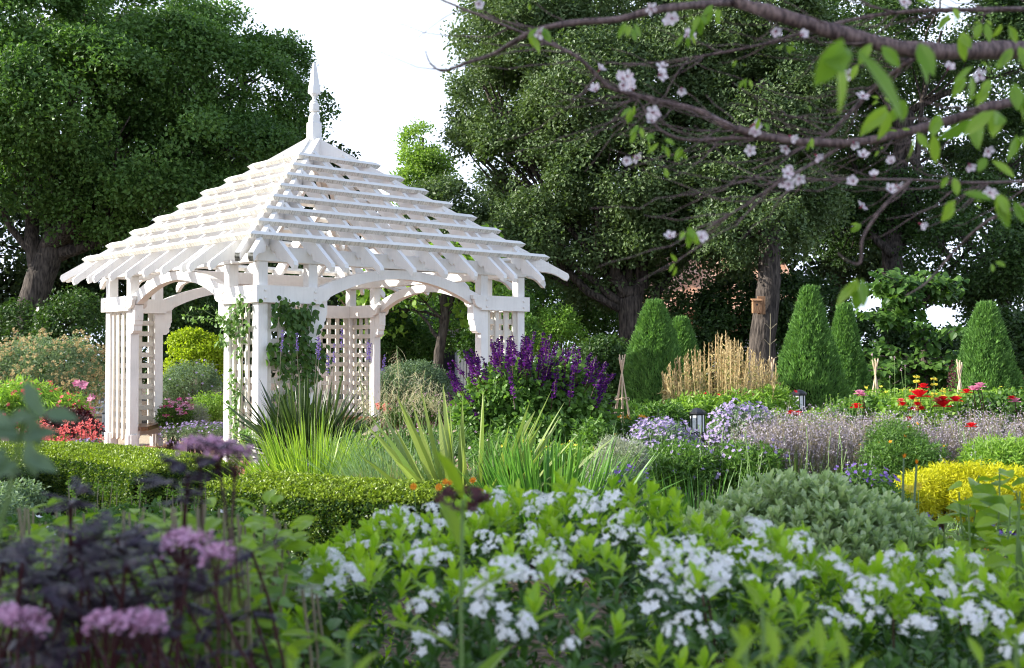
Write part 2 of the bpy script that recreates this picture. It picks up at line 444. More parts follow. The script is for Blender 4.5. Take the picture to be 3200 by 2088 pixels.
M['flax_dark'] = leafmat('bronze green blade', (0.018, 0.040, 0.014), (0.10, 0.15, 0.04), 0.35, 0.2, 0.5)
M['flax_olive'] = leafmat('olive striped blade', (0.12, 0.19, 0.055), (0.32, 0.38, 0.12), 0.35, 0.3, 0.5)
M['iris'] = leafmat('green blade', (0.05, 0.15, 0.03), (0.17, 0.33, 0.06), 0.4, 0.4, 0.4)
M['daylily'] = leafmat('lime green blade', (0.11, 0.22, 0.02), (0.32, 0.44, 0.06), 0.4, 0.45, 0.4, (1.35, 1.4, .8))
M['fescue'] = leafmat('blue green grass', (0.10, 0.19, 0.08), (0.30, 0.42, 0.24), 0.5, 0.3, 0.3)
M['straw'] = leafmat('straw stem', (0.28, 0.20, 0.08), (0.74, 0.62, 0.36), 0.7, 0.3, 0.2, (1.3, 1.1, .8))
M['straw_pale'] = leafmat('pale awn', (0.40, 0.36, 0.20), (0.75, 0.70, 0.50), 0.7, 0.35, 0.2, (1.2, 1.1, .9))
M['tanflower'] = leafmat('peach and cream flower', (0.42, 0.22, 0.11), (0.66, 0.64, 0.34), 0.7, 0.3, 0.2, (1.2, 1.1, .8))
M['dryleaf'] = leafmat('fading leaf', (0.16, 0.20, 0.05), (0.55, 0.44, 0.22), 0.7, 0.3, 0.2, (1.2, 1.1, .8))
M['white_fl'] = leafmat('white petal', (0.82, 0.82, 0.82), (0.92, 0.92, 0.92), 0.6, 0.3, 0.2, (1, 1, 1))
M['cherry_fl'] = leafmat('pale pink petal', (0.80, 0.66, 0.72), (0.90, 0.84, 0.87), 0.6, 0.35, 0.2, (1, 1, 1))
M['cherry_eye'] = flat('crimson calyx', (0.30, 0.03, 0.08))
M['pink_fl'] = leafmat('pink petal', (0.55, 0.16, 0.30), (0.80, 0.42, 0.56), 0.6, 0.3, 0.2, (1.1, 1, 1))
M['mauve_fl'] = leafmat('dusty pink umbel', (0.50, 0.24, 0.40), (0.78, 0.52, 0.68), 0.7, 0.25, 0.2, (1.1, 1, 1))
M['coral_fl'] = leafmat('coral petal', (0.62, 0.06, 0.06), (0.85, 0.24, 0.22), 0.6, 0.3, 0.2, (1.1, 1, 1))
M['red_fl'] = leafmat('red petal', (0.38, 0.004, 0.008), (0.75, 0.02, 0.03), 0.5, 0.25, 0.3, (1.1, 1, 1))
M['magenta_fl'] = leafmat('magenta petal', (0.45, 0.03, 0.20), (0.72, 0.16, 0.42), 0.6, 0.3, 0.2, (1.1, 1, 1))
M['purple_fl'] = leafmat('deep purple petal', (0.03, 0.005, 0.07), (0.19, 0.025, 0.27), 0.6, 0.3, 0.2, (1.2, .8, 1.3))
M['violet_fl'] = leafmat('violet blue petal', (0.10, 0.06, 0.26), (0.30, 0.20, 0.55), 0.6, 0.3, 0.2, (1.1, 1, 1.2))
M['lav_fl'] = leafmat('lavender petal', (0.22, 0.18, 0.36), (0.46, 0.38, 0.56), 0.6, 0.3, 0.2, (1.1, 1, 1.2))
M['haze_fl'] = leafmat('silvery mauve seed', (0.20, 0.17, 0.22), (0.54, 0.49, 0.55), 0.5, 0.25, 0.4, (1.1, 1, 1))
M['orange_fl'] = leafmat('orange petal', (0.72, 0.22, 0.01), (0.85, 0.40, 0.03), 0.6, 0.3, 0.2, (1.1, 1, 1))
M['yellow_fl'] = leafmat('yellow petal', (0.62, 0.52, 0.03), (0.82, 0.74, 0.12), 0.6, 0.3, 0.2, (1.1, 1, 1))
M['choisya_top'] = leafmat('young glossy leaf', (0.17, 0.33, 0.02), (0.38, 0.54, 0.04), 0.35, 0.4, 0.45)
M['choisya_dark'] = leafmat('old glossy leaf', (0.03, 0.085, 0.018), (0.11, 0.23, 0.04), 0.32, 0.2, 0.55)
M['variegated'] = leafmat('cream edged leaf', (0.20, 0.31, 0.13), (0.52, 0.60, 0.38), 0.45, 0.3, 0.4)
M['cherry_leaf'] = leafmat('young cherry leaf', (0.10, 0.23, 0.025), (0.27, 0.42, 0.05), 0.38, 0.45, 0.4, (1.4, 1.4, .8))
M['nearleaf'] = leafmat('broad green leaf', (0.07, 0.17, 0.015), (0.28, 0.43, 0.03), 0.4, 0.4, 0.4, (1.4, 1.4, .8))
M['green_stem'] = flat('green stem', (0.16, 0.26, 0.08))
M['pale_stem'] = flat('pale brown stem', (0.22, 0.19, 0.12))
M['bamboo'] = flat('bamboo cane', (0.62, 0.48, 0.34))
M['black_metal'] = noisy('black cast metal', (0.010, 0.011, 0.014), (0.030, 0.032, 0.040), 20, rough=0.4, bump=0.15, spec=0.5)
M['frosted'] = flat('frosted white glass', (0.92, 0.92, 0.93), 0.5, 0.2)
M['cedar'] = noisy('raw cedar board', (0.20, 0.10, 0.05), (0.42, 0.24, 0.13), 12, bump=0.3, stretch=(6, 6, 1))
M['fence'] = noisy('brown fence board', (0.16, 0.08, 0.05), (0.30, 0.17, 0.11), 8, bump=0.3, stretch=(6, 6, 1))
M['greywood'] = noisy('grey bench wood', (0.20, 0.22, 0.25), (0.36, 0.38, 0.42), 10, bump=0.2)
M['stucco'] = noisy('salmon stucco', (0.42, 0.22, 0.14), (0.52, 0.29, 0.19), 12, bump=0.2)
M['white_wall'] = noisy('pale wall', (0.55, 0.57, 0.60), (0.68, 0.70, 0.72), 10, bump=0.1)
M['dark'] = flat('dark opening', (0.02, 0.02, 0.025))

def brick_mat(name, c1, c2, mortar, scale, bw, rh, off=0.5, rough=0.75, mort=0.012):
    m, n, l, p = mat_base(name)
    t = n.new('ShaderNodeTexCoord'); b = n.new('ShaderNodeTexBrick')
    l.new(t.outputs['Object'], b.inputs['Vector'])
    b.inputs['Color1'].default_value = (*c1, 1); b.inputs['Color2'].default_value = (*c2, 1); b.inputs['Mortar'].default_value = (*mortar, 1)
    b.inputs['Scale'].default_value = scale; b.inputs['Brick Width'].default_value = bw; b.inputs['Row Height'].default_value = rh
    b.inputs['Mortar Size'].default_value = mort; b.offset = off
    z = n.new('ShaderNodeTexNoise'); z.inputs['Scale'].default_value = 6; z.inputs['Detail'].default_value = 8
    l.new(t.outputs['Object'], z.inputs['Vector'])
    mx = n.new('ShaderNodeMix'); mx.data_type = 'RGBA'; mx.blend_type = 'OVERLAY'; mx.inputs[0].default_value = 0.6
    l.new(b.outputs['Color'], mx.inputs[6]); l.new(z.outputs[0], mx.inputs[7]); l.new(mx.outputs[2], p.inputs['Base Color'])
    bp = n.new('ShaderNodeBump'); bp.inputs['Distance'].default_value = 0.01; bp.inputs['Strength'].default_value = 0.4
    l.new(b.outputs['Fac'], bp.inputs['Height']); bp.invert = True; l.new(bp.outputs[0], p.inputs['Normal'])
    p.inputs['Roughness'].default_value = rough
    return m
M['brick'] = brick_mat('brick paving', (0.36, 0.15, 0.10), (0.46, 0.24, 0.17), (0.34, 0.29, 0.24), 1, 0.21, 0.105, 0.5)
M['plinth'] = brick_mat('glazed brick', (0.20, 0.055, 0.035), (0.27, 0.085, 0.06), (0.42, 0.38, 0.33), 1, 0.31, 0.14, 0.0)
M['rooftile'] = brick_mat('terracotta tile', (0.50, 0.26, 0.16), (0.62, 0.40, 0.30), (0.20, 0.10, 0.07), 1, 0.25, 0.4, 0.0)
M['flagstone'] = brick_mat('flagstone', (0.42, 0.38, 0.34), (0.52, 0.47, 0.42), (0.22, 0.19, 0.16), 1, 0.7, 0.5, 0.3)

# ================================================================== GAZEBO
GZ = (-3.0877, 18.1066, 0.0); GR = 0.7413
PL = 0.115                                             # plinth top
A, PW, PD = 2.3245, 0.1404, 0.7514
OP = A - PW - PD + 0.0                                 # half width of the opening side (inner face of flank post)
gz = thing('garden_gazebo', 'large white timber gazebo with tiered slatted pyramid roof and lattice corner piers', 'gazebo', GZ, GR)

def gpart(name, g, mat, k=0, smooth=False, parent=None, **t):
    """mesh written in the gazebo's own frame, turned k quarter turns"""
    o = g.build(name, mat, None, smooth, **t)
    o.parent = parent or gz
    if parent is None: o.rotation_euler = (0, 0, k * math.pi / 2)
    return o
def quarters(o, kids=()):
    out = [o]
    for k in (1, 2, 3):
        c = o.copy(); COL.objects.link(c); c.parent = gz; c.rotation_euler = (0, 0, k * math.pi / 2)
        for ch in kids:
            d = ch.copy(); COL.objects.link(d); d.parent = c
        out.append(c)
    return out

# posts: a corner post and the two flanking posts of one side (side frame: outward is -y)
ZB = 2.66 + PL
for (u, v) in ((-A, -A), (-A + PD, -A), (A - PW - PD, -A)):
    g = Geo(); box(g, u, u + PW, v, v + PW, PL + .002, ZB, 0.006)
    p = gpart('post', g, M['paint'])
    g = Geo(); t = 0.02
    for e in ((t, -t * .6), (-t * .6, t)):
        box(g, u - e[0], u + PW + e[0], v - e[1], v + PW + e[1], PL + .001, PL + .262 + (e[0] * .1), 0.010)
    b = gpart('post_base', g, M['paint'], parent=p)
    quarters(p, (b,))

# plinth of glazed brick, L shaped
g = Geo()
pl = [(-A - .12, -A - .12), (-1.26, -A - .12), (-1.26, -A + .37), (-A + .37, -A + .37), (-A + .37, -1.26), (-A - .12, -1.26)]
extrude(g, pl, 'z', 0.0, PL)
quarters(gpart('plinth', g, M['plinth']))

# lattice: uprights outside, rails behind them
def lattice(u0, u1, v0):
    g = Geo(); n = 4; w = 0.070; zt, zb = 2.13 + PL, 0.16 + PL
    for i in range(n):
        x = u0 + w / 2 + (u1 - u0 - w) * i / (n - 1)
        poly = [(x - w / 2, zb + .03), (x, zb), (x + w / 2, zb + .03), (x + w / 2, zt), (x - w / 2, zt)]
        extrude(g, poly, 'y', v0, v0 + .032)
    z = zt - .16
    while z > zb + .06:
        box(g, u0, u1, v0 + .034, v0 + .062, z - .038, z + .038)
        z -= 0.168
    return g
lo, hi = -A + PW + .001, -A + PD - .001
quarters(gpart('lattice_panel', lattice(lo, hi, -A + .035), M['lattice']))
quarters(gpart('lattice_panel', lattice(-hi, -lo, -A + .035), M['lattice']))

# collar boards with a scooped end, bolted outside and inside of the posts
def collar_poly(x_in, x_out):
    """x_out: scooped end (towards the opening); x_in: square end"""
    s = 1 if x_out > x_in else -1
    zt, zb = 2.3512 + PL, 2.132 + PL
    P = [(x_in, zb), (x_out - s * .17, zb), (x_out - s * .17, zb + .025), (x_out - s * .145, zb + .035)]
    for a in np.linspace(0, 90, 8):
        P.append((x_out - s * .145 + s * .12 * math.sin(math.radians(a)), zb + .155 - .12 * math.cos(math.radians(a))))
    P += [(x_out, zb + .158), (x_out, zt), (x_in, zt)]
    return P
T = 0.055
def bolts(g, us, v, zs, r=.021):
    for u in us:
        for z in zs:
            a = np.arange(12) / 12 * 2 * math.pi
            ring = lambda rr, y: np.stack([u + rr * np.cos(a), np.full(12, y), z + rr * np.sin(a)], 1)
            V = np.concatenate([ring(r, v + .005), ring(r, v - .009), ring(r * .6, v - .015)])
            k = np.arange(12); F = np.concatenate([np.stack([i * 12 + k, i * 12 + (k + 1) % 12, (i + 1) * 12 + (k + 1) % 12, (i + 1) * 12 + k], 1) for i in (0, 1)])
            g.add(V, [F, np.array([[24 + j for j in range(12)]])])
F1 = -A + PD + PW                                      # opening face of the left flank post
for s in (-1, 1):
    g = Geo()
    x_in = s * (A + (T if s < 0 else -.001)); x_out = s * (-F1 - .20)
    extrude(g, collar_poly(x_in, x_out), 'y', -A - T, -A)
    bolts(g, [s * (A - PW / 2), s * (-F1 + PW / 2)], -A - T, (2.19 + PL, 2.29 + PL))
    quarters(gpart('collar_board', g, M['paint']))
    g = Geo(); yi = -A + PW
    extrude(g, collar_poly(s * (A - PW - (T + .001 if s > 0 else 0)), x_out), 'y', yi, yi + T)
    quarters(gpart('collar_board', g, M['paint']))

# corbels under the arch ends
def corbel(s):
    f = F1 + 0.0
    P = [(0, 1.79), (.055, 1.79), (.075, 1.81)]
    for a in np.linspace(0, 90, 5): P.append((.075 + .030 * math.sin(math.radians(a)), 1.845 - .03 * math.cos(math.radians(a)) ))
    P += [(.105, 1.90), (.118, 1.905), (.128, 1.93), (.135, 1.985), (.150, 1.99), (.150, 2.215), (0, 2.31)]
    return [(s * (-f - x) * 1.0, z + PL) for x, z in P]
for s in (-1, 1):
    g = Geo(); extrude(g, corbel(s), 'y', -A + .004, -A + PW - .004)
    # bolt heads on the face towards the opening
    for z in (2.05, 2.17):
        x = s * (-F1 - .150)
        a = np.arange(10) / 10 * 2 * math.pi
        V = np.concatenate([np.stack([np.full(10, x + s * .004), -A + PW / 2 + r_ * np.cos(a), z + PL + r_ * np.sin(a)], 1) + np.array([-s * q, 0, 0]) for r_, q in ((.02, 0), (.02, .014))])
        k = np.arange(10); g.add(V, [np.stack([k, (k + 1) % 10, 10 + (k + 1) % 10, 10 + k], 1), np.array([list(range(10, 20))])])
    quarters(gpart('corbel', g, M['paint']))

# arch beam
def arc(half, zs, rise, n=25):
    Rr = (half ** 2 + rise ** 2) / (2 * rise); c = zs + rise - Rr
    return [(u, c + math.sqrt(Rr * Rr - u * u) + PL) for u in np.linspace(-half, half, n)]
g = Geo(); H = -F1
lower = arc(1.25, 2.225, .30); upper = arc(H - .001, 2.345, .312)
extrude(g, [(-H + .001, 2.26 + PL)] + lower[0:] + [(H - .001, 2.26 + PL)] + upper[::-1], 'y', -A + .012, -A + PW - .012)
quarters(gpart('arch_beam', g, M['paint']))

# header beams
g = Geo(); box(g, -A - .02, A - .022, -A - .018, -A + PW + .01, ZB, ZB + .20, 0.006)
quarters(gpart('header_beam', g, M['paint']))

# rafters
SL = 0.2058 / 0.2653; TH = math.atan(SL); CS, SN = math.cos(TH), math.sin(TH)
def ztop(r): return 2.873 + PL - (r - 2.6023) * SL
def raft_poly(r_up, dep=.2, tip=2.915, k=1.0):
    """outline in (radius, z); k stretches radius for the hip"""
    top = lambda r: ztop(r)
    dz = dep / CS
    P = [(r_up, top(r_up)), (tip, top(tip)), (tip + .012, top(tip) - .05), (tip - .012, top(tip) - .105)]
    # ogee towards the beam
    for t, f in ((.05, .50), (.11, .47), (.18, .52), (.25, .66), (.32, .84), (.38, .95), (.425, .99)):
        P.append((tip - t, top(tip - t) - dz * f))
    P += [(tip - .435, top(tip - .435) - dz * .80), (tip - .465, top(tip - .465) - dz * .80), (tip - .475, top(tip - .475) - dz * .96), (tip - .53, top(tip - .53) - dz)]
    P.append((r_up, top(r_up) - dz))
    return [(p * k, z) for p, z in P]
TW = .062
for u in (-2.14, -1.59, -1.38, -.82, -.275, .275, .82, 1.38, 1.59, 2.14):
    g = Geo()
    ru = abs(u) + .10
    if ru > .25:
        P = raft_poly(ru)
    extrude(g, [(-p, z) for p, z in P], 'x', u - TW / 2, u + TW / 2)
    quarters(gpart('rafter', g, M['paint']))
for off in (-.082, .082):
    g = Geo(); P = raft_poly(.06, tip=2.80, k=math.sqrt(2))
    d = np.array([-1, -1]) / math.sqrt(2); nrm = np.array([1, -1]) / math.sqrt(2)
    g2 = Geo(); extrude(g2, P, 'y', -TW / 2, TW / 2)
    V = g2.v[0]; XY = V[:, 0:1] * d + (V[:, 1:2] + off) * nrm
    V2 = np.concatenate([XY, V[:, 2:3] - .012], 1)
    g.add(V2, [f[0] for f in g2.f.values()])
    o = gpart('hip_rafter', g, M['paint']); o.data.materials.append(M['end_grain'])
    nt = sum(1 for f in o.data.polygons if len(f.vertices) == 3)
    for i_ in (1, 2): o.data.polygons[nt + i_].material_index = 1
    quarters(o)

# roof slats, mitred at the hips
for k in range(8):
    r = 2.6023 - k * .2653; z = 2.9676 + PL + k * .2058
    q = np.array([-CS, SN]) * .078; n_ = np.array([-SN, -CS]) * .062
    pts = [np.array([r, z]), np.array([r, z]) + q, np.array([r, z]) + q + n_, np.array([r, z]) + n_]
    g = Geo(); V = []
    jj = R.uniform(-.004, .004)
    for s in (-1, 1):
        for p in pts: V.append((s * (p[0] + (0.002 if s > 0 else -.001)), -p[0], p[1] + jj))
    g.add(V, [np.array([[0, 1, 2, 3], [7, 6, 5, 4], [0, 4, 5, 1], [1, 5, 6, 2], [2, 6, 7, 3], [3, 7, 4, 0]])])
    o = gpart('roof_slat', g, M['slat_paint']); o.data.materials.append(M['slat_face']); o.data.polygons[5].material_index = 1
    quarters(o)

# finial
g = Geo(); s = .087
z0 = 4.66 + PL
box(g, -s, s, -s, s, z0, 5.089 + PL, 0.008)
box(g, -.064, .064, -.064, .064, 5.087 + PL, 5.16 + PL, 0.004)
extrude(g, [(-.062, 5.158 + PL), (.062, 5.158 + PL), (.060, 5.19 + PL), (.040, 5.218 + PL), (-.040, 5.218 + PL), (-.060, 5.19 + PL)], 'y', -.062, .062)
lathe(g, [(5.215, .036), (5.23, .046), (5.245, .040), (5.262, .070), (5.285, .078), (5.37, .078), (5.39, .070), (5.40, .052), (5.415, .060), (5.43, .052), (5.445, .030), (5.49, .034), (5.52, .060), (5.535, .068), (5.545, .070)], 24, (0, 0, PL))
lathe(g, [(5.540, .096), (5.60, .100), (5.62, .096), (5.98, .034), (6.02, .026), (6.032, .010)], 4, (0, 0, PL), math.pi / 4)
gpart('finial', g, M['paint'])
# cap boards where the hips meet the finial
g = Geo()
for a in range(4):
    d = np.array([math.cos(a * math.pi / 2 + math.pi / 4), math.sin(a * math.pi / 2 + math.pi / 4)]); nn = np.array([-d[1], d[0]])
    g2 = Geo(); P = [(.05, ztop(.05) + .0), (.95, ztop(.95 / 1.414)), (.95, ztop(.95 / 1.414) - .17), (.05, ztop(.05) - .2)]
    extrude(g2, P, 'y', -.047, .047); V = g2.v[0]
    g.add(np.concatenate([V[:, 0:1] * d + V[:, 1:2] * nn, V[:, 2:3] - .03], 1), [f[0] for f in g2.f.values()])
gpart('roof_cap', g, M['slat_paint'])

# corner bench seats of varnished wood (on two piers)
for k in (3, 1, 0, 2):
    g = Geo(); c = A - PW
    P = [(-c, -c), (-1.34, -c), (-1.34, -c + .11), (-1.44, -c + .11), (-1.985, -1.60), (-c, -1.60)]
    P = [(-c, -c), (-1.34, -c), (-1.34, -2.10), (-1.44, -2.07), (-1.97, -1.61), (-2.09, -1.60), (-c, -1.60)]
    P = [(-c, -c), (-1.36, -c), (-1.36, -2.06), (-2.06, -1.36), (-c, -1.36)] if False else [(-c, -c), (-1.34, -c), (-1.34, -2.07), (-1.97, -1.60), (-2.07, -1.34), (-c, -1.34)]
    extrude(g, P, 'z', .315 + PL, .376 + PL)
    o = gpart('bench_seat', g, M['seat_wood'], k)
    g = Geo()
    box(g, -c, -1.45, -c, -c + .03, .20 + PL, .314 + PL); box(g, -c + .001, -c + .031, -c + .031, -1.45, .20 + PL, .314 + PL)
    gpart('bench_rail', g, M['paint'], k)

# ================================================================== GROUND
def sheet(name, poly, z, mat):
    g = Geo(); V = [(x, y, z) for x, y in poly]
    from mathutils.geometry import tessellate_polygon
    T_ = tessellate_polygon([[Vector((x, y, 0)) for x, y in poly]])
    g.add(V, [np.array([list(t) for t in T_])])
    o = g.build(name, mat); o['kind'] = 'structure'
    return o
def ring(cx, cy, r, n=48, ph=0.0):
    return [(cx + r * math.cos(2 * math.pi * i / n + ph), cy + r * math.sin(2 * math.pi * i / n + ph)) for i in range(n)]
# soil as one gently uneven sheet
n = 90; xs = np.linspace(-1, 1, n); xs = np.sign(xs) * np.abs(xs) ** 2.2 * 220; ys = 15 + xs
X, Y = np.meshgrid(xs, ys); Z = -0.012 + 0 * X
g = Geo(); idx = np.arange(n * n).reshape(n, n)
g.add(np.stack([X.ravel(), Y.ravel(), Z.ravel()], 1), np.stack([idx[:-1, :-1].ravel(), idx[:-1, 1:].ravel(), idx[1:, 1:].ravel(), idx[1:, :-1].ravel()], 1))
o = g.build('ground', M['soil']); o['kind'] = 'structure'
sheet('gravel_path', ring(GZ[0], GZ[1] + .6, 6.3), -0.008, M['gravel'])
ob = sheet('brick_path', [(c[0], c[1]) for c in ring(0, 0, 4.3, 48)], 0, M['brick'])
ob.location = (GZ[0], GZ[1], -0.004); ob.rotation_euler = (0, 0, GR)
sheet('stone_path', [(3.6, 7.2), (9.5, 5.4), (9.5, 7.4), (4.6, 9.6), (3.2, 9.4)], -0.004, M['flagstone'])

# ================================================================== BACKGROUND TREES
def tree(name, label, trunk, blobs, ntuft, per, tr, L, Wd, mat, group=None, limbs=(), kind='kite', front=0.45, bough=.75, limb_r=.12, tb=(.05, .9), trunk_sides=12, **kw):
    """trunk: [(point, radius)...] ; limbs: list of polylines [(point...), r0]"""
    root = thing(name, label, 'tree', (trunk[0][0][0], trunk[0][0][1], 0), 0, group)
    g = Geo()
    P = np.array([t[0] for t in trunk]); rr = np.array([t[1] for t in trunk])
    # refine the trunk line
    tt = np.linspace(0, len(P) - 1, 5 * (len(P) - 1) + 1)
    PP = np.stack([np.interp(tt, np.arange(len(P)), P[:, i]) for i in range(3)], 1); RR = np.interp(tt, np.arange(len(P)), rr)
    PP[1:-1] += rng.normal(size=(len(PP) - 2, 3)) * rr[0] * .03
    tube(g, PP, RR, trunk_sides, 0.025)
    for pts, r0 in limbs:
        pts = np.array(pts); m = len(pts); t2 = np.linspace(0, m - 1, 4 * (m - 1) + 1)
        Q = np.stack([np.interp(t2, np.arange(m), pts[:, i]) for i in range(3)], 1)
        Q[1:-1] += rng.normal(size=(len(Q) - 2, 3)) * r0 * .25
        tube(g, Q, np.linspace(r0, r0 * .35, len(Q)), 9, .05)
    top = PP[-1]
    for c, r in blobs:                                   # a limb to every part of the crown
        start = PP[int(len(PP) * R.uniform(.55, .95))]
        w = wiggle(start, np.array(c) - np.array([0, 0, r[2] * .2]), 7, .16)
        tube(g, w, np.linspace(limb_r, limb_r * .3, 7), 7, .05)
        for _ in range(4):
            e = np.array(c) + rdir(1)[0] * np.array(r) * .8
            tube(g, wiggle(w[4], e, 5, .2), np.linspace(limb_r * .35, .015, 5), 5)
    g.build('trunk', M['bark'], root, smooth=True)
    g = Geo(); crown(g, blobs, ntuft, per, tr, L, Wd, kind, front=front, tb=tb, bough=bough, **kw)
    g.build('crown', mat, root)
    return root

# --- the big evergreen on the left, about 30 m off
D0 = 30.
lb = [pb(60, 120, D0, 290, 190, 2.4), pb(380, 60, 31, 250, 150, 2.4), pb(230, 330, 28.5, 280, 210, 2.2), pb(520, 250, 31, 240, 210, 2.3),
      pb(480, 480, 29, 250, 190, 2.0), pb(720, 330, 32, 200, 200, 2.2), pb(740, 500, 31, 190, 130, 1.8), pb(110, 560, 29.5, 240, 130, 1.8),
      pb(860, 300, 33.5, 105, 150, 1.3), pb(560, 640, 30, 170, 120, 1.6), pb(-120, 350, 30, 200, 330, 2.4), pb(330, 660, 30, 130, 80, 1.2),
      pb(835, 190, 33, 75, 55, .9), pb(640, 100, 32.5, 95, 80, 1.2), pb(890, 420, 33.5, 70, 90, .8)]
trk = [(at(75, 1130, D0) * [1, 1, 0], .44), (at(88, 1000, D0), .38), (at(120, 880, D0), .36), (at(160, 780, D0), .32), (at(185, 690, D0), .24)]
limbs = [([at(150, 780, D0), at(230, 690, D0 - .5), at(260, 560, D0 - .5), at(330, 420, D0)], .28),
         ([at(130, 850, D0), at(105, 720, D0), at(90, 560, D0 + .4), at(30, 380, D0)], .24),
         ([at(180, 720, D0), at(215, 600, D0 + .3), at(210, 400, D0 + .5), at(200, 200, D0)], .26),
         ([at(165, 800, D0), at(280, 760, D0), at(340, 640, D0), at(420, 560, D0)], .2)]
tree('oak_tree', 'broad dark evergreen oak left of the gazebo with a leaning forked grey trunk', trk, lb, 3900, 46, .36, .115, .075, M['oak_left'], limbs=limbs, tb=(.0, .9))

# --- behind it
lb2 = [pb(-60, 700, 44, 330, 300, 3), pb(420, 760, 46, 330, 240, 3), pb(820, 620, 44, 300, 170, 3), pb(300, 350, 45, 360, 300, 3), pb(700, 800, 43, 230, 140, 2), pb(0, 950, 43, 300, 160, 2), pb(60, 780, 42, 200, 130, 2), pb(-30, 600, 43, 150, 220, 2)]
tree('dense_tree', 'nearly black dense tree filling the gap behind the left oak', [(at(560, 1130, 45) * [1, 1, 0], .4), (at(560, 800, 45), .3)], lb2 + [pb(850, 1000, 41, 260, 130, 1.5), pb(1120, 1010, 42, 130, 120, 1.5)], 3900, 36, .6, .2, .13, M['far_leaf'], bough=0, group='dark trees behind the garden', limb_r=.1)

# --- right: three big crowns, trunks at photo columns 1980, 2400 and beyond
r1 = [pb(1640, 110, 30, 165, 150, 2), pb(1600, 330, 29.5, 150, 170, 1.8), pb(1560, 470, 30, 95, 60, .9), pb(1700, 560, 29, 170, 170, 1.8), pb(1850, 60, 31, 230, 170, 2.2),
      pb(1850, 330, 28.5, 210, 190, 2), pb(1960, 560, 28, 200, 170, 1.8), pb(1800, 720, 28.5, 190, 110, 1.5), pb(1640, 700, 29, 110, 90, 1.2), pb(2020, 740, 28.5, 170, 95, 1.3),
      pb(2080, 260, 29.5, 180, 180, 2), pb(1465, 440, 30.5, 45, 28, .4), pb(1930, 890, 29.5, 120, 60, .8), pb(1500, 215, 30, 60, 70, .7), pb(1625, 800, 30, 110, 80, 1.1)]
trk = [(at(1975, 1150, 28.5) * [1, 1, 0], .42), (at(1975, 1060, 28.5), .33), (at(1975, 960, 28.5), .31), (at(1965, 900, 28.5), .30)]
limbs = [([at(1968, 930, 28.5), at(1930, 860, 28.3), at(1900, 800, 28), at(1860, 620, 28)], .2),
         ([at(1968, 930, 28.5), at(1965, 850, 28.6), at(1960, 780, 29), at(1950, 500, 29)], .22),
         ([at(1985, 920, 28.5), at(2010, 840, 28.6), at(2030, 740, 29), at(2070, 560, 29.5)], .21),
         ([at(2000, 980, 28.7), at(2080, 880, 29), at(2150, 800, 29.5), at(2280, 740, 30)], .13)]
tree('oak_tree', 'tall evergreen oak right of the gazebo, trunk forking low behind the first clipped cone', trk, r1, 4300, 44, .33, .10, .065, M['oak'], limbs=limbs)

r2 = [pb(2330, 120, 29, 200, 200, 2), pb(2380, 380, 28, 190, 190, 1.8), pb(2250, 560, 28, 180, 150, 1.6), pb(2340, 720, 26.5, 140, 90, 1.0), pb(2440, 640, 27.5, 130, 120, 1.2), pb(2180, 60, 30, 160, 140, 1.8),
      pb(2480, 220, 29.5, 160, 200, 1.8), pb(2230, 800, 28, 90, 50, .8)]
trk = [(at(2382, 1150, 26) * [1, 1, 0], .38), (at(2380, 1080, 26), .30), (at(2400, 930, 26), .27), (at(2408, 800, 26), .24), (at(2405, 560, 26.6), .2), (at(2390, 250, 27.5), .14)]
tree('oak_tree', 'evergreen oak with the straight thick trunk that carries the bird box', trk, r2, 2500, 44, .33, .10, .065, M['oak'])

r3 = [pb(2700, 120, 33, 200, 180, 2.2), pb(2950, 60, 32, 220, 160, 2.2), pb(3190, 180, 32, 200, 200, 2.2), pb(2650, 420, 34, 150, 130, 1.7), pb(2880, 640, 32, 190, 110, 1.6), pb(3080, 800, 29, 190, 110, 1.5),
      pb(3190, 480, 33, 130, 150, 1.6), pb(2640, 700, 33, 140, 110, 1.5), pb(3190, 960, 30, 130, 120, 1.4)]
trk = [(at(2790, 1150, 31) * [1, 1, 0], .36), (at(2790, 950, 31), .30), (at(2790, 700, 31.5), .26), (at(2840, 350, 32), .2)]
limbs = [([at(2790, 1000, 31), at(2900, 930, 31), at(2960, 860, 30.6), at(3050, 760, 30)], .12), ([at(2790, 800, 31), at(2700, 700, 31.5), at(2600, 560, 32)], .12)]
tree('oak_tree', 'spreading dark oak at the right with sky showing through its crown', trk, r3, 2600, 42, .36, .11, .07, M['dark_shrub'], limbs=limbs)

r4 = [pb(1750, 250, 46, 260, 260, 3), pb(2150, 450, 46, 330, 330, 3), pb(2560, 700, 45, 260, 170, 3), pb(2500, 300, 47, 300, 260, 3), pb(2950, 760, 46, 330, 160, 3), pb(3100, 330, 48, 250, 210, 3), pb(1800, 850, 45, 300, 170, 2.5),
      pb(2200, 800, 46, 260, 130, 2.5), pb(3250, 900, 45, 200, 200, 2)]
tree('dense_tree', 'dark tree mass behind the right hand oaks', [(at(2620, 1150, 46) * [1, 1, 0], .4), (at(2620, 800, 46), .3), (at(2600, 500, 46), .3)], r4, 3000, 34, .6, .2, .13, M['far_leaf'], bough=0, group='dark trees behind the garden', limb_r=.12)

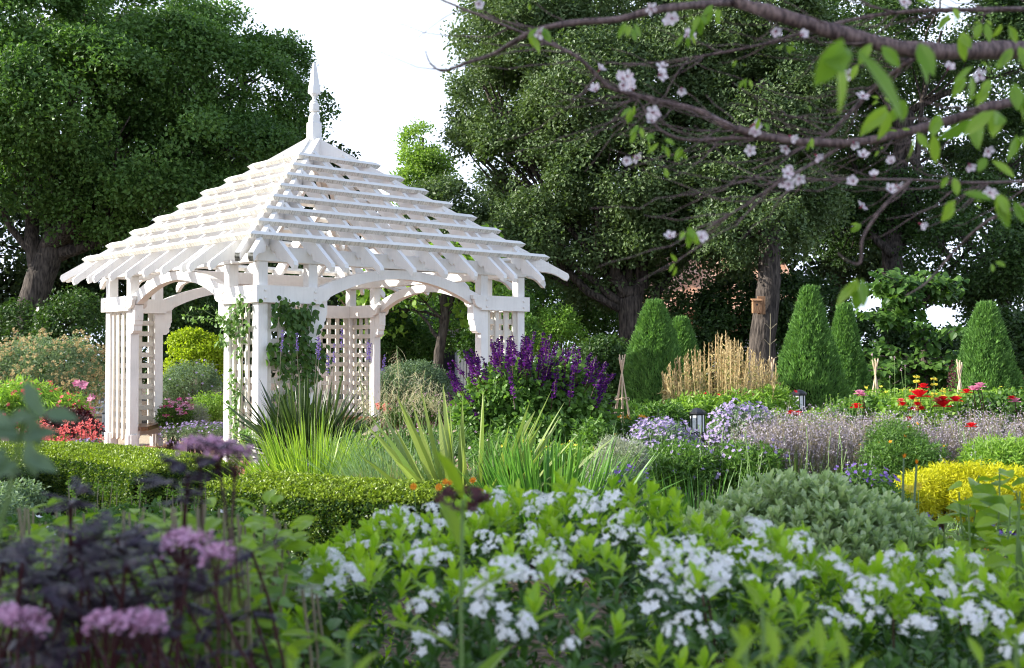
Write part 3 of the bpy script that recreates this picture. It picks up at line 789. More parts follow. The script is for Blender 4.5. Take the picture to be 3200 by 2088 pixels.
# --- the small pale green tree against the sky, dark crowns below it
k = 52
tree('maple_tree', 'slender bright spring green tree standing alone against the white sky', [(at(1335, 1150, k) * [1, 1, 0], .25), (at(1335, 700, k), .16), (at(1320, 430, k), .05)],
     [pb(1310, 455, k, 42, 55, .8), pb(1340, 520, k, 62, 60, .9), pb(1360, 580, k, 55, 50, .9), pb(1300, 570, k, 50, 50, .9), pb(1345, 640, k, 90, 60, 1.1)], 800, 16, .34, .12, .10, M['maple'], limb_r=.05, bough=.55)
tree('oak_tree', 'rounded dark green tree between the gazebo roof and the right hand oaks', [(at(1480, 1150, 42) * [1, 1, 0], .3), (at(1480, 800, 42), .2)],
     [pb(1400, 650, 42, 100, 80, 1.4), pb(1500, 650, 42, 90, 85, 1.4), pb(1470, 760, 42, 150, 110, 1.6), pb(1590, 700, 42, 90, 120, 1.4), pb(1540, 590, 43, 45, 40, .6)], 800, 34, .38, .13, .09, M['oak'], limb_r=.08)
# magnolia seen through the arch
tree('magnolia_tree', 'thin trunked broad leaved tree seen through the gazebo arch', [(at(1370, 1190, 27) * [1, 1, 0], .16), (at(1372, 1100, 27), .12), (at(1392, 990, 27), .10), (at(1380, 900, 27), .09)],
     [pb(1300, 905, 27, 110, 45, .8), pb(1470, 880, 27, 110, 60, .8), pb(1380, 840, 27, 150, 50, .9), pb(1540, 960, 27, 70, 60, .6), pb(1230, 960, 28, 80, 50, .6)], 260, 14, .30, .17, .11, M['fresh'], kind='oval',
     limbs=[([at(1380, 1010, 27), at(1415, 930, 27), at(1420, 850, 27)], .08), ([at(1372, 1060, 27), at(1330, 1000, 27), at(1290, 960, 27.3)], .05)], limb_r=.04)

# ================================================================== SHRUBS BEHIND THE BEDS
def shrub(name, label, cat, blobs, ntuft, per, tr, L, Wd, mat, group=None, kind='kite', fl=None, stems=6, core=0.0, front=.5, stem_mat='twig', **kw):
    """fl: (material, count, size, kind) flowers scattered over the outside"""
    c0 = np.array(blobs[0][0])
    blobs = [(c, tuple(max(x - .75 * tr, .45 * x) for x in r)) for c, r in blobs]
    root = thing(name, label, cat, (c0[0], c0[1], 0), 0, group)
    g = Geo(); P, out = crown(g, blobs, ntuft, per, tr, L, Wd, kind, front=front, **kw)
    g.build('foliage', mat, root)
    if stems:
        g = Geo()
        for i in range(stems):
            e = P[R.randrange(len(P))]; b = np.array([c0[0] + R.uniform(-.2, .2), c0[1] + R.uniform(-.2, .2), 0])
            tube(g, wiggle(b, e, 6, .12), np.linspace(.012, .004, 6) * (1 + c0[1] / 12), 5)
        g.build('stem', M[stem_mat], root)
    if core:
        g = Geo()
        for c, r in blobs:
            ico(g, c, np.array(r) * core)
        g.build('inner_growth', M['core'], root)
    if fl:
        fm, cnt, size, fk = fl
        ok = out[:, 1] < .5; Q, O = P[ok], out[ok]
        w = rng.integers(0, len(Q), cnt); base = Q[w] + O[w] * tr * 1.15 + rdir(cnt) * tr * .4
        base = base[base[:, 2] > .03]; face = unit(O[w][:len(base)] + [0, -.3, .4])
        g = Geo()
        if fk == 'open': petals(g, base, size, 5, face)
        elif fk == 'ball':
            q = np.repeat(base, 9, 0); petals(g, q + rdir(len(q)) * size * .8, size * .6, 3)
        elif fk == 'spike':
            n = len(base); ax = unit(face * .5 + [0, 0, 1]); m = 14
            t = np.tile(np.linspace(0, 1, m), n)
            q = np.repeat(base, m, 0) + np.repeat(ax, m, 0) * (t * size * 3)[:, None] + rdir(n * m) * size * .16
            leaves(g, q, rdir(n * m) + [0, 0, .4], rdir(n * m), size * .42, size * .30, tint=rng.random(n * m))
        g.build('blossom', M[fm], root)
    return root

def ico(g, c, r, nu=10, nv=7):
    """closed lumpy ellipsoid"""
    V = [(0, 0, 1)]
    for i in range(1, nv):
        for j in range(nu):
            a, b = math.pi * i / nv, 2 * math.pi * j / nu
            V.append((math.sin(a) * math.cos(b), math.sin(a) * math.sin(b), math.cos(a)))
    V.append((0, 0, -1)); V = np.array(V); V = V * (1 + rng.normal(size=(len(V), 1)) * .05) * np.array(r) + np.array(c)
    V[:, 2] = np.maximum(V[:, 2], .01)
    T_, Q = [], []
    for j in range(nu):
        T_.append([0, 1 + j, 1 + (j + 1) % nu])
        T_.append([len(V) - 1, 1 + (nv - 2) * nu + (j + 1) % nu, 1 + (nv - 2) * nu + j])
        for i in range(nv - 2):
            a = 1 + i * nu
            Q.append([a + j, a + nu + j, a + nu + (j + 1) % nu, a + (j + 1) % nu])
    g.add(V, [np.array(T_), np.array(Q)])

S_ = shrub
S_('tall_shrub', 'tall dark shrub behind the left pier dotted with a few pale pink blooms', 'shrub', [pb(240, 1060, 27, 150, 160, 1.2), pb(60, 1080, 27.5, 140, 140, 1.2)], 700, 22, .25, .09, .06, M['dark_shrub'], fl=('cherry_fl', 14, .07, 'open'))
S_('tall_shrub', 'dark tall shrub framed by the left arch of the gazebo', 'shrub', [pb(600, 1020, 31, 150, 150, 1.5), pb(480, 1080, 31, 120, 120, 1.3), pb(720, 1080, 31, 110, 130, 1.2)], 900, 22, .28, .11, .08, M['dark_shrub'])
S_('smoke_bush', 'chartreuse yellow smoke bush seen through the left arch', 'shrub', [pb(610, 1080, 25, 75, 50, .55), pb(650, 1110, 25, 70, 55, .55), pb(575, 1140, 25, 60, 50, .5), pb(680, 1180, 25, 60, 60, .5)], 420, 22, .13, .06, .045, M['lime'], kind='oval', bough=.28)
S_('grey_shrub', 'soft grey green shrub below the yellow smoke bush', 'shrub', [pb(600, 1190, 23, 85, 60, .5), pb(670, 1230, 23, 60, 50, .4), pb(520, 1220, 23, 60, 45, .4)], 420, 30, .16, .055, .016, M['greygreen'], fl=('lav_fl', 60, .03, 'open'))
S_('leafy_shrub', 'low light green shrub between the left and near piers', 'shrub', [pb(655, 1270, 20, 60, 40, .3), pb(640, 1310, 20, 60, 40, .3)], 200, 26, .13, .05, .018, M['fresh'])
S_('silver_shrub', 'silver lavender mound beside the pale brick path', 'shrub', [pb(608, 1300, 18.6, 42, 42, .2), pb(580, 1325, 18.6, 40, 30, .2)], 170, 34, .10, .06, .008, M['grey'])
S_('pincushion_flower_clump', 'clump of pink and magenta domed flowers behind the bench pier', 'flower clump', [pb(550, 1300, 18.4, 55, 38, .25)], 130, 22, .1, .06, .02, M['mid'])
g = Geo(); h = Geo(); cl = thing('pink_yarrow', 'flat pink and magenta flower heads above their stems beside the bench', 'flower clump', at(550, 1330, 18.2) * [1, 1, 0])
for i in range(34):
    p = at(R.uniform(505, 600), R.uniform(1245, 1300), R.uniform(17.9, 18.5)); q = np.array([[p[0], p[1], p[2]]])
    qq = np.repeat(q, 16, 0) + rdir(16) * [.045, .045, .016]
    petals(g if i % 3 else h, qq, .02, 4, np.tile([0, 0, 1.], (16, 1)))
g.build('flower_head', M['mauve_fl'], cl); h.build('flower_head', M['magenta_fl'], cl)
S_('lavender_ground_cover', 'carpet of lavender blue flowers along the path edge', 'ground cover', [pb(640, 1350, 17.6, 85, 16, .35), pb(560, 1352, 17.8, 60, 16, .3)], 200, 16, .09, .04, .012, M['greygreen'], fl=('lav_fl', 420, .022, 'open'), stems=0)
for (px, py, d, w_, h_) in ((640, 1376, 16.6, 26, 34), (510, 1372, 18.4, 34, 36), (690, 1370, 17, 24, 20)):
    g = Geo(); c = at(px, py + h_, d); c[2] = 0
    blades(g, c, 150, (.2, .42), .006, (.3, 1.1), .6, .05, 5)
    tt_ = thing('sedge_tuft', {640: 'small brown green sedge tuft at the path edge near the bench', 510: 'wiry bronze sedge growing under the corner bench', 690: 'little sedge tuft nearest the left side of the near pier'}[px], 'grass', c)
    g.build('blade', M['straw'], tt_)
# left bed
S_('flowering_shrub', 'billowing shrub covered in peach and cream blossom at the far left', 'shrub', [pb(120, 1160, 20, 170, 110, .8), pb(240, 1180, 20.5, 90, 120, .7), pb(20, 1200, 20, 110, 110, .8), pb(160, 1250, 19.6, 130, 70, .5)], 900, 22, .2, .06, .025, M['greygreen'],
   fl=('tanflower', 1300, .032, 'ball'), stems=14, spread=1.1)
S_('alstroemeria_clump', 'green leafy clump sprinkled with coral and pink lily flowers at the far left', 'flower clump', [pb(60, 1260, 16, 130, 70, .5), pb(190, 1290, 15.8, 90, 55, .4), pb(-40, 1300, 15.6, 100, 60, .4)], 520, 20, .15, .10, .018, M['fresh'], fl=('coral_fl', 130, .035, 'open'), stems=16, stem_mat='green_stem', up=.2, spread=1.2)
al = thing('pink_lily', 'cluster of pale pink lilies standing above the coral flowers by the left pier', 'flower', at(247, 1205, 16.2) * [1, 1, 0])
for (px, py) in ((240, 1200), (262, 1203), (288, 1285), (285, 1245), (250, 1290), (272, 1262)):
    g = Geo(); p = at(px, py, 16.2); petals(g, p + rdir(5) * .03, .055, 5, np.tile([0, -1, .3], (5, 1))); g.build('blossom', M['pink_fl'], al)
g = Geo()
for px in (240, 262, 288, 276): tube(g, wiggle(at(px, 1210, 16.2) * [1, 1, 0], at(px, 1212, 16.2), 6, .05), .006, 5)
g.build('stem', M['green_stem'], al)
S_('maroon_mound', 'low mound of dark maroon leaves at the foot of the left pier', 'shrub', [pb(215, 1325, 14.6, 75, 45, .3), pb(265, 1345, 14.4, 45, 35, .2)], 330, 24, .11, .045, .03, M['maroon'], core=.7, tb=(0, .8))
S_('coral_bells', 'sprays of tiny bright red bells in front of the left pier', 'flower clump', [pb(180, 1400, 13.6, 60, 25, .25), pb(270, 1400, 13.4, 50, 22, .2)], 90, 16, .08, .05, .045, M['mid'], stems=0)
g = Geo(); h = Geo(); cl = thing('red_flower_spray', 'red airy flower sprays rising over the end of the box hedge', 'flower clump', at(230, 1420, 13.4) * [1, 1, 0])
for i in range(52):
    x = R.uniform(125, 320); top = at(x + R.uniform(-14, 14), R.uniform(1318, 1385), R.uniform(13.1, 13.7)); b = at(x, 1440, 13.4); b[2] = .05
    w_ = wiggle(b, top, 6, .1); tube(h, w_, .003, 4)
    q = np.repeat(w_[3:], 7, 0) + rdir(21) * .035
    petals(g, q, .022, 3)
g.build('flower_spray', M['coral_fl'], cl); h.build('stem', M['twig'], cl)
S_('small_blue_flowers', 'tiny pale blue flowers between the left pier and the hedge', 'flower clump', [pb(270, 1405, 12.9, 60, 12, .1)], 70, 12, .07, .05, .01, M['greygreen'], fl=('lav_fl', 90, .018, 'open'), stems=0)

# centre, beyond the gazebo
S_('grey_shrub', 'blue green shrub seen through the right arch', 'shrub', [pb(1290, 1195, 23, 110, 65, .7), pb(1210, 1215, 23, 70, 60, .6), pb(1380, 1215, 23, 60, 50, .5)], 640, 30, .17, .06, .02, M['greygreen'], tb=(0, .6))
S_('leafy_shrub', 'dark leafy shrub behind the back pier', 'shrub', [pb(1180, 1040, 29, 110, 100, 1), pb(1280, 1080, 29.5, 90, 80, .9), pb(1120, 1120, 29, 80, 80, .8)], 620, 24, .22, .11, .05, M['mid'], tb=(0, .5))
S_('flower_bed_plant', 'loose plant with dusty pink flowers in the sunlit bed beyond the arch', 'flower clump', [pb(1320, 1280, 18.5, 75, 42, .4), pb(1250, 1300, 18.3, 50, 30, .3)], 260, 22, .12, .045, .02, M['mid'], fl=('mauve_fl', 110, .02, 'open'), stems=14)
S_('red_geranium', 'small coral red flower cluster at the foot of the back pier', 'flower', [pb(1198, 1275, 17.3, 16, 12, .08)], 14, 10, .05, .04, .03, M['mid'], fl=('coral_fl', 34, .03, 'open'), stems=2)
S_('clipped_shrub', 'dark rounded shrub behind the purple salvia', 'shrub', [pb(1880, 1130, 24, 90, 80, .7), pb(1870, 1200, 24, 85, 80, .6), pb(1950, 1180, 24.5, 60, 90, .5)], 620, 24, .16, .08, .05, M['dark_shrub'], core=.75)
S_('sapling', 'pale leaved young tree between the right pier and the forked oak', 'shrub', [pb(1740, 1010, 26, 70, 60, .6), pb(1690, 1060, 26, 60, 50, .5), pb(1780, 1060, 26, 60, 50, .5)], 260, 18, .18, .075, .035, M['fresh'], tb=(0, .7))
S_('leafy_shrub', 'green shrub left of the brown post beyond the right pier', 'shrub', [pb(1640, 1040, 25, 45, 60, .4), pb(1610, 960, 26, 60, 70, .5)], 210, 20, .16, .08, .04, M['mid'])
S_('tall_shrub', 'high dark leafy screen behind the bird box trunk', 'shrub', [pb(2180, 1020, 29, 120, 110, 1), pb(2300, 960, 29.5, 130, 120, 1), pb(2450, 960, 29, 120, 110, 1), pb(2230, 1150, 29, 150, 110, 1), pb(2550, 980, 29.5, 110, 120, 1), pb(2480, 1120, 28.8, 150, 110, 1)], 1500, 24, .24, .10, .07, M['dark_shrub'], tb=(0, .7))
S_('tall_shrub', 'dark undergrowth below the far right oak', 'shrub', [pb(3120, 1080, 27, 120, 120, 1), pb(2900, 1120, 28.5, 150, 90, 1), pb(2740, 1080, 29, 120, 110, 1)], 800, 24, .24, .10, .07, M['dark_shrub'], tb=(0, .6))
S_('tall_shrub', 'mid green understorey between the right pier and the forked oak', 'shrub', [pb(1700, 960, 34, 170, 110, 1.2), pb(1880, 1000, 34, 120, 110, 1.2), pb(1560, 1060, 34, 130, 100, 1.2), pb(1400, 980, 35, 160, 120, 1.4)], 1100, 24, .28, .11, .07, M['mid'], tb=(0, .5))
# layered tree with large heart leaves
rb = thing('redbud_tree', 'layered tree with large heart shaped leaves between the clipped cones', 'tree', at(2890, 1150, 24) * [1, 1, 0])
g = Geo(); tube(g, wiggle(at(2888, 1200, 24) * [1, 1, 0], at(2890, 1080, 24), 6, .05), np.linspace(.10, .08, 6), 9, .05)
h = Geo()
for i in range(46):
    px, py = R.uniform(2630, 3060), R.uniform(850, 1235); d = R.uniform(23.2, 24.6)
    if abs(px - 2860) > 130 + (py - 850) * .3: px = 2860 + (px - 2860) * .6
    e = at(px, py, d); w_ = wiggle(at(2888, min(1130, py + 60), 24), e, 8, .12); tube(g, w_, np.linspace(.03, .008, 8), 5)
    for t in range(3, 8):
        m = 9; P = w_[t] + rdir(m) * [.22, .22, .08]
        D = unit(rdir(m) * [1, 1, .3] + [0, -.3, -.35]); leaves(h, P, D, unit(rdir(m) * .45 + [0, -.45, .9]), rng.uniform(.12, .19, m), rng.uniform(.11, .17, m), 'heart', fold=.12, droop=.25, tint=rng.random(m) * .6)
g.build('trunk', M['bark'], rb, smooth=True); h.build('crown', M['fresh'] if False else M['mid'], rb)

# ================================================================== BUILDINGS AND FENCES (glimpsed)
hs = thing('salmon_house', 'salmon walled house with a terracotta tile roof glimpsed between the oaks', 'house', at(2260, 1114, 40) * [1, 1, 0])
g = Geo(); x0, x1 = at(2060, 1, 40)[0], at(2480, 1, 40)[0]; box(g, x0, x1, 40, 47, 0, 3.2); g.build('wall', M['stucco'], hs)
g = Geo(); extrude(g, [(39.3, 3.15), (43.5, 5.3), (47.7, 3.15), (47.7, 3.0), (39.3, 3.0)], 'x', x0 - .4, x1 + .4); g.build('roof', M['rooftile'], hs)
for px in (2180, 2360):
    x = at(px, 1, 40)[0]; g = Geo(); box(g, x - .8, x + .8, 39.93, 40.05, .9, 2.3); box(g, x - .88, x + .88, 39.9, 39.97, .8, .9); w0 = g.build('window', M['white_wall'], hs)
    g = Geo(); box(g, x - .72, x - .03, 39.9, 39.94, .98, 2.22); box(g, x + .03, x + .72, 39.9, 39.94, .98, 2.22); g.build('pane', M['dark'], w0)
hb = thing('pale_cottage', 'pale blue grey cottage wall with a white fence glimpsed through the right arch', 'house', at(1400, 1114, 44) * [1, 1, 0])
g = Geo(); a0, a1 = at(1260, 1, 44)[0], at(1545, 1, 44)[0]; box(g, a0, a1, 44, 49, 0, 2.7); g.build('wall', M['white_wall'], hb)
g = Geo(); extrude(g, [(43.3, 2.7), (46.5, 4.2), (49.7, 2.7)], 'x', a0 - .4, a1 + .4); g.build('roof', M['dark'], hb)
for px in (1310, 1380):
    x = at(px, 1, 44)[0]; g = Geo(); box(g, x - .5, x + .5, 43.93, 44.05, .8, 2.1); g.build('window', M['dark'], hb)
fn = thing('picket_fence', 'pale vertical board fence behind the thin tree in the right arch', 'fence', at(1500, 1114, 38) * [1, 1, 0])
g = Geo(); h = Geo()
for i in range(34):
    x = at(1430, 1, 38)[0] + i * .10; box(g, x, x + .075, 38, 38.03, 0, 1.95 + .02 * (i % 2))
box(h, at(1430, 1, 38)[0], at(1430, 1, 38)[0] + 3.4, 38.035, 38.07, .4, .5); box(h, at(1430, 1, 38)[0], at(1430, 1, 38)[0] + 3.4, 38.035, 38.07, 1.5, 1.6)
g.build('fence_panel', M['white_wall'], fn); h.build('rail', M['white_wall'], fn)
fn = thing('board_fence', 'reddish brown board fence low behind the heart leaved tree', 'fence', at(2900, 1114, 32) * [1, 1, 0])
g = Geo(); h = Geo(); x = at(2560, 1, 32)[0]
while x < at(3400, 1, 32)[0]:
    box(g, x, x + .135, 32, 32.025, 0, 1.7 + R.uniform(-.01, .01)); x += .145
for zz in (.4, 1.4): box(h, at(2560, 1, 32)[0], x, 32.03, 32.08, zz, zz + .09)
g.build('fence_panel', M['fence'], fn); h.build('rail', M['fence'], fn)
ps = thing('timber_post', 'thick reddish brown timber post right of the gazebo', 'post', at(1698, 1114, 27) * [1, 1, 0])
g = Geo(); c = at(1698, 1000, 27); box(g, c[0] - .12, c[0] + .12, c[1] - .12, c[1] + .12, 0, c[2], .01); g.build('shaft', M['fence'], ps)
g = Geo(); box(g, c[0] - .15, c[0] + .15, c[1] - .15, c[1] + .15, c[2], c[2] + .05, .01); g.build('cap', M['fence'], ps)
# bench at far left
bn = thing('garden_bench', 'grey slatted garden bench half hidden behind the peach blossom shrub', 'bench', at(300, 1190, 23.5) * [1, 1, 0])
c = at(300, 1190, 23.5); b0, b1 = c[0] - .75, c[0] + .35
g = Geo()
for i in range(4): box(g, b0, b1, c[1] - .45 + i * .11, c[1] - .36 + i * .11, .42, .445)
g.build('seat', M['greywood'], bn)
g = Geo()
box(g, b0, b1, c[1] + .0, c[1] + .04, .86, .93); box(g, b0, b1, c[1] + .0, c[1] + .04, .5, .55)
for i in range(9): x = b0 + .04 + i * (b1 - b0 - .1) / 8; box(g, x, x + .045, c[1] + .008, c[1] + .032, .55, .86)
g.build('backrest', M['greywood'], bn)
for x in (b0, b1 - .06):
    for yy, zz in ((c[1] - .45, .64), (c[1] + .0, .93)):
        g = Geo(); box(g, x, x + .06, yy, yy + .06, 0, zz - .001, .004); g.build('leg', M['greywood'], bn)
    g = Geo(); box(g, x - .01, x + .07, c[1] - .47, c[1] + .0, .64, .67, .004); g.build('armrest', M['greywood'], bn)
# bird box on the trunk
bb = thing('bird_box', 'small wooden bird box fixed to the straight oak trunk', 'bird box', at(2366, 980, 25.65))
c = at(2366, 958, 25.65); w_ = .105
g = Geo(); box(g, c[0] - w_, c[0] + w_ * .8, c[1] - .10, c[1] + .06, c[2] - .15, c[2] + .11, .004); g.build('box_body', M['cedar'], bb)
g = Geo(); extrude(g, [(c[1] - .14, c[2] + .112), (c[1] + .08, c[2] + .16), (c[1] + .08, c[2] + .18), (c[1] - .14, c[2] + .132)], 'x', c[0] - w_ - .02, c[0] + w_); g.build('lid', M['cedar'], bb)
g = Geo(); box(g, c[0] + .03, c[0] + .20, c[1] + .062, c[1] + .085, c[2] - .17, c[2] + .23, .003); g.build('back_board', M['cedar'], bb)
g = Geo(); a = np.arange(12) / 12 * 2 * math.pi; V = np.stack([c[0] - .02 + .022 * np.cos(a), np.full(12, c[1] - .104), c[2] + .035 + .022 * np.sin(a)], 1); g.add(V, [np.array([list(range(12))])]); g.build('entrance_hole', M['dark'], bb)
# clipped cones
def cone(px, top, d, hw, label):
    c = at(px, top, d); zt = c[2]; rb = hw * d / FPX
    root = thing('clipped_conifer', label, 'conifer', (c[0], c[1], 0), 0, 'clipped conifers around the rose bed')
    ex = R.uniform(.62, .85); w1, w2 = R.uniform(.02, .06), R.uniform(0, 6)
    prof = lambda t: rb * (0.08 + 1.0 * (1 - t) ** ex) * (1 + w1 * math.sin(t * 9 + w2)) * (0.80 + .2 * min(1, t * 5))     # radius at relative height
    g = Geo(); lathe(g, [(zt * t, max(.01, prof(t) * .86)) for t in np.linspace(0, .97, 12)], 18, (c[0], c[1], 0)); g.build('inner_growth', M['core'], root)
    n = 15000
    t = rng.random(n) ** 1.12; a = rng.random(n) * 2 * math.pi
    rr = np.array([prof(x) for x in t]) * (1 + .05 * np.sin(a * 5 + t * 9) + .04 * np.sin(a * 11 - t * 20)) * (1 + rng.normal(size=n) * .05)
    out = np.stack([np.cos(a), np.sin(a), np.full(n, .35)], 1)
    P = np.stack([c[0] + rr * np.cos(a), c[1] + rr * np.sin(a), zt * t], 1)
    clump = .5 + .5 * np.sin(a * 13 + 3 * np.sin(t * 31)) * np.sin(t * 47 + a * 3)
    q = np.repeat(P, 3, 0) + rdir(3 * n) * .025; o = np.repeat(out, 3, 0)
    leaves(h2 := Geo(), q, unit(o * .7 + [0, 0, .8] + rdir(3 * n) * .55), unit(o + rdir(3 * n) * .7), rng.uniform(.05, .10, 3 * n), .022, tint=np.clip(np.repeat(clump, 3) * .55 + rng.random(3 * n) * .5, 0, 1))
    m = 420; a = rng.random(m) * 6.28; t = rng.random(m); rr = np.array([prof(x) for x in t])       # stray shoots
    leaves(h2, np.stack([c[0] + rr * np.cos(a), c[1] + rr * np.sin(a), zt * t], 1), unit(np.stack([np.cos(a), np.sin(a), np.full(m, .9)], 1) + rdir(m) * .3), rdir(m), rng.uniform(.10, .17, m), .022, tint=.5 + .5 * rng.random(m))
    # wisps at the tip
    m = 260; P = np.array([c[0], c[1], zt * .965]) + rdir(m) * [.13, .13, .05]
    leaves(h2, P, unit(rdir(m) * .4 + [0, 0, 1]), rdir(m), rng.uniform(.08, .17, m), .022, tint=rng.random(m))
    h2.build('foliage', M['cypress'], root)
cone(2045, 948, 20.5, 112, 'clipped conifer cone furthest left, beside the forked oak trunk')
cone(2128, 1000, 23.5, 80, 'narrow conifer peeping out behind the left hand cone')
cone(2530, 905, 19.5, 122, 'largest clipped conifer cone, directly behind the farther lantern')
cone(2640, 958, 22.5, 88, 'conifer cone half hidden behind the largest one')
cone(3082, 955, 20.5, 124, 'clipped conifer cone at the right end of the rose bed')
# bamboo wigwams
def wigwam(px, top, bot, d, w, label):
    c = at(px, top, d); root = thing('bamboo_obelisk', label, 'plant support', (c[0], c[1], 0), 0, 'bamboo plant supports in the rose bed')
    r = w * d / FPX
    for i in range(6):
        a = i * math.pi / 3 + .3
        b = np.array([c[0] + r * math.cos(a), c[1] + r * math.sin(a), 0]); t = np.array([c[0] - .2 * r * math.cos(a), c[1] - .2 * r * math.sin(a), c[2] + R.uniform(-.1, .05)])
        g = Geo(); tube(g, wiggle(b, t, 5, .01), .010, 6); g.build('cane', M['bamboo'], root)
    for f in (.35, .58):
        ang = np.linspace(0, 2 * math.pi, 19); rr = r * (1 - f * .98)
        g = Geo(); tube(g, np.stack([c[0] + rr * np.cos(ang), c[1] + rr * np.sin(ang), c[2] * f + .02 * np.sin(ang * 3)], 1), .006, 5, cap=False); g.build('hoop', M['bamboo'], root)
wigwam(1944, 1108, 1290, 17.5, 52, 'bamboo wigwam left of the first clipped cone')
wigwam(2412, 1112, 1290, 17.8, 42, 'bamboo wigwam poking out at the right of the tan stalks')
wigwam(2735, 1122, 1250, 18.5, 50, 'bamboo wigwam between the two right hand cones')
wigwam(2998, 1128, 1250, 18.3, 44, 'bamboo wigwam against the left flank of the last cone')
# lantern bollards
def bollard(px, top, d, label):
    c = at(px, top, d); zt = c[2]; root = thing('lantern_bollard', label, 'bollard', (c[0], c[1], 0), 0.2, 'black lantern bollards along the path')
    def P(name, g, m):
        o = g.build(name, m); o.parent = root; return o
    r = .105
    g = Geo(); lathe(g, [(0, .085), (zt - .42, .075)], 8); P('post', g, M['black_metal'])
    g = Geo(); lathe(g, [(zt - .42, .085), (zt - .40, .105), (zt - .375, .105), (zt - .37, .092), (zt - .345, .092), (zt - .335, .108), (zt - .31, .108), (zt - .30, .095)], 8, rot=math.pi / 8); P('collar', g, M['black_metal'])
    g = Geo(); lathe(g, [(zt - .302, .088), (zt - .085, .088)], 8, rot=math.pi / 8); P('lamp_glass', g, M['frosted'])
    g = Geo()
    for i in range(8):
        a = i * math.pi / 4 + math.pi / 8
        tube(g, [(.090 * math.cos(a), .090 * math.sin(a), zt - .31), (.090 * math.cos(a), .090 * math.sin(a), zt - .08)], .009, 5)
    P('lamp_frame', g, M['black_metal'])
    g = Geo(); lathe(g, [(zt - .088, .100), (zt - .075, .116), (zt - .055, .116), (zt - .03, .085), (zt - .008, .04), (zt, .01)], 8, rot=math.pi / 8); P('cap', g, M['black_metal'])
bollard(2178, 1274, 14.6, 'nearer black lantern bollard with frosted panes among lavender flowers')
bollard(2496, 1217, 17.3, 'farther lantern bollard standing in front of the largest clipped cone')

# ================================================================== BOX HEDGES
def hedge(label, line, w, h, n, dark=False):
    """clipped hedge along a line of ground points"""
    L = np.array(line, float); root = thing('box_hedge', label, 'hedge', (L[len(L) // 2][0], L[len(L) // 2][1], 0))
    seg = np.concatenate([[0], np.cumsum(np.linalg.norm(np.diff(L, axis=0), axis=1))]); tot = seg[-1]
    m = 40; s = np.linspace(0, tot, m)
    C = np.stack([np.interp(s, seg, L[:, 0]), np.interp(s, seg, L[:, 1])], 1)
    for _ in range(4): C[1:-1] = (C[:-2] + C[1:-1] * 2 + C[2:]) / 4
    Tn = unit(np.gradient(C, axis=0)); Nn = np.stack([-Tn[:, 1], Tn[:, 0]], 1)
    def sect(a):                                  # squarish section, a in 0..pi
        c, s_ = math.cos(a), math.sin(a); p = 0.42
        return np.sign(c) * abs(c) ** p * w / 2, abs(s_) ** p * h
    g = Geo(); k = 12; V = []
    for i in range(m):
        e = .5 if i in (0, m - 1) else .90
        for a in np.linspace(0, math.pi, k):
            y, z = sect(a); V.append((*(C[i] + Nn[i] * y * e), z * (e + .03 if i not in (0, m - 1) else .8)))
    ix = np.arange(m * k).reshape(m, k)
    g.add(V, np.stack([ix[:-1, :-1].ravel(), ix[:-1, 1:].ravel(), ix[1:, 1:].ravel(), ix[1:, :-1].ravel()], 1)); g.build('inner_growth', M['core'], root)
    si = rng.random(n) * (m - 1); arc_ = rng.random(n)
    # spread evenly round the section by length
    aa = np.linspace(0, math.pi, 200); yz = np.array([sect(a) for a in aa]); dl = np.concatenate([[0], np.cumsum(np.linalg.norm(np.diff(yz, axis=0), axis=1))]); dl /= dl[-1]
    yy = np.interp(arc_, dl, yz[:, 0]); zz = np.interp(arc_, dl, yz[:, 1])
    ne = n // 12                                  # rounded ends
    i0 = si.astype(int).clip(0, m - 2); f = (si - i0)[:, None]
    cc = C[i0] * (1 - f) + C[i0 + 1] * f; nn = Nn[i0]
    lump = 1 + .03 * np.sin(si * 1.7) * np.sin(arc_ * 9) + rng.normal(size=n) * .012
    P = np.concatenate([cc + nn * (yy * lump)[:, None], (zz * lump)[:, None]], 1)
    nz_ = np.gradient(yz, axis=0); nrm = np.stack([nz_[:, 1], -nz_[:, 0]], 1) * -1; nrm = nrm / np.maximum(1e-6, np.linalg.norm(nrm, axis=1, keepdims=True))
    ny, nz2 = np.interp(arc_, dl, nrm[:, 0]), np.interp(arc_, dl, nrm[:, 1])
    s_out = np.sign(nz2 + 1e-9); ny = ny * 1.0
    O = unit(np.concatenate([nn * (yy / (w / 2))[:, None] ** 3, (np.abs(nz2) + .05)[:, None]], 1))
    # ends
    for j, sg in ((0, -1), (m - 1, 1)):
        v = rng.uniform(-1, 1, ne) * w / 2 * .93; z_ = rng.random(ne) * h * .97
        P = np.concatenate([P, np.concatenate([C[j] + Nn[j] * v[:, None] + Tn[j] * sg * .06, z_[:, None]], 1)]); O = np.concatenate([O, np.tile([Tn[j][0] * sg, Tn[j][1] * sg, .2], (ne, 1))])
    q = np.repeat(P, 2, 0) + rdir(2 * len(P)) * .022; o = np.repeat(O, 2, 0)
    q[:, 2] = np.maximum(q[:, 2], .01)
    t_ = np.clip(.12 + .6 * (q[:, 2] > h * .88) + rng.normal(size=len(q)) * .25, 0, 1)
    g = Geo(); foliage_at(g, q, o, .027, .018, spread=.9, up=.35, tint=t_ * (.55 if dark else 1))  # dark: the return's shade is put into its leaf tint
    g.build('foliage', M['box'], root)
gp = lambda px, d: ((px - 1600) * d / FPX, d)
hedge('clipped box hedge curving in front of the bench pier, sunlit on top', [gp(70, 12.5), gp(200, 12.3), gp(330, 11.9), gp(450, 11.4), gp(530, 10.9), gp(580, 10.5)], .95, .60, 52000)
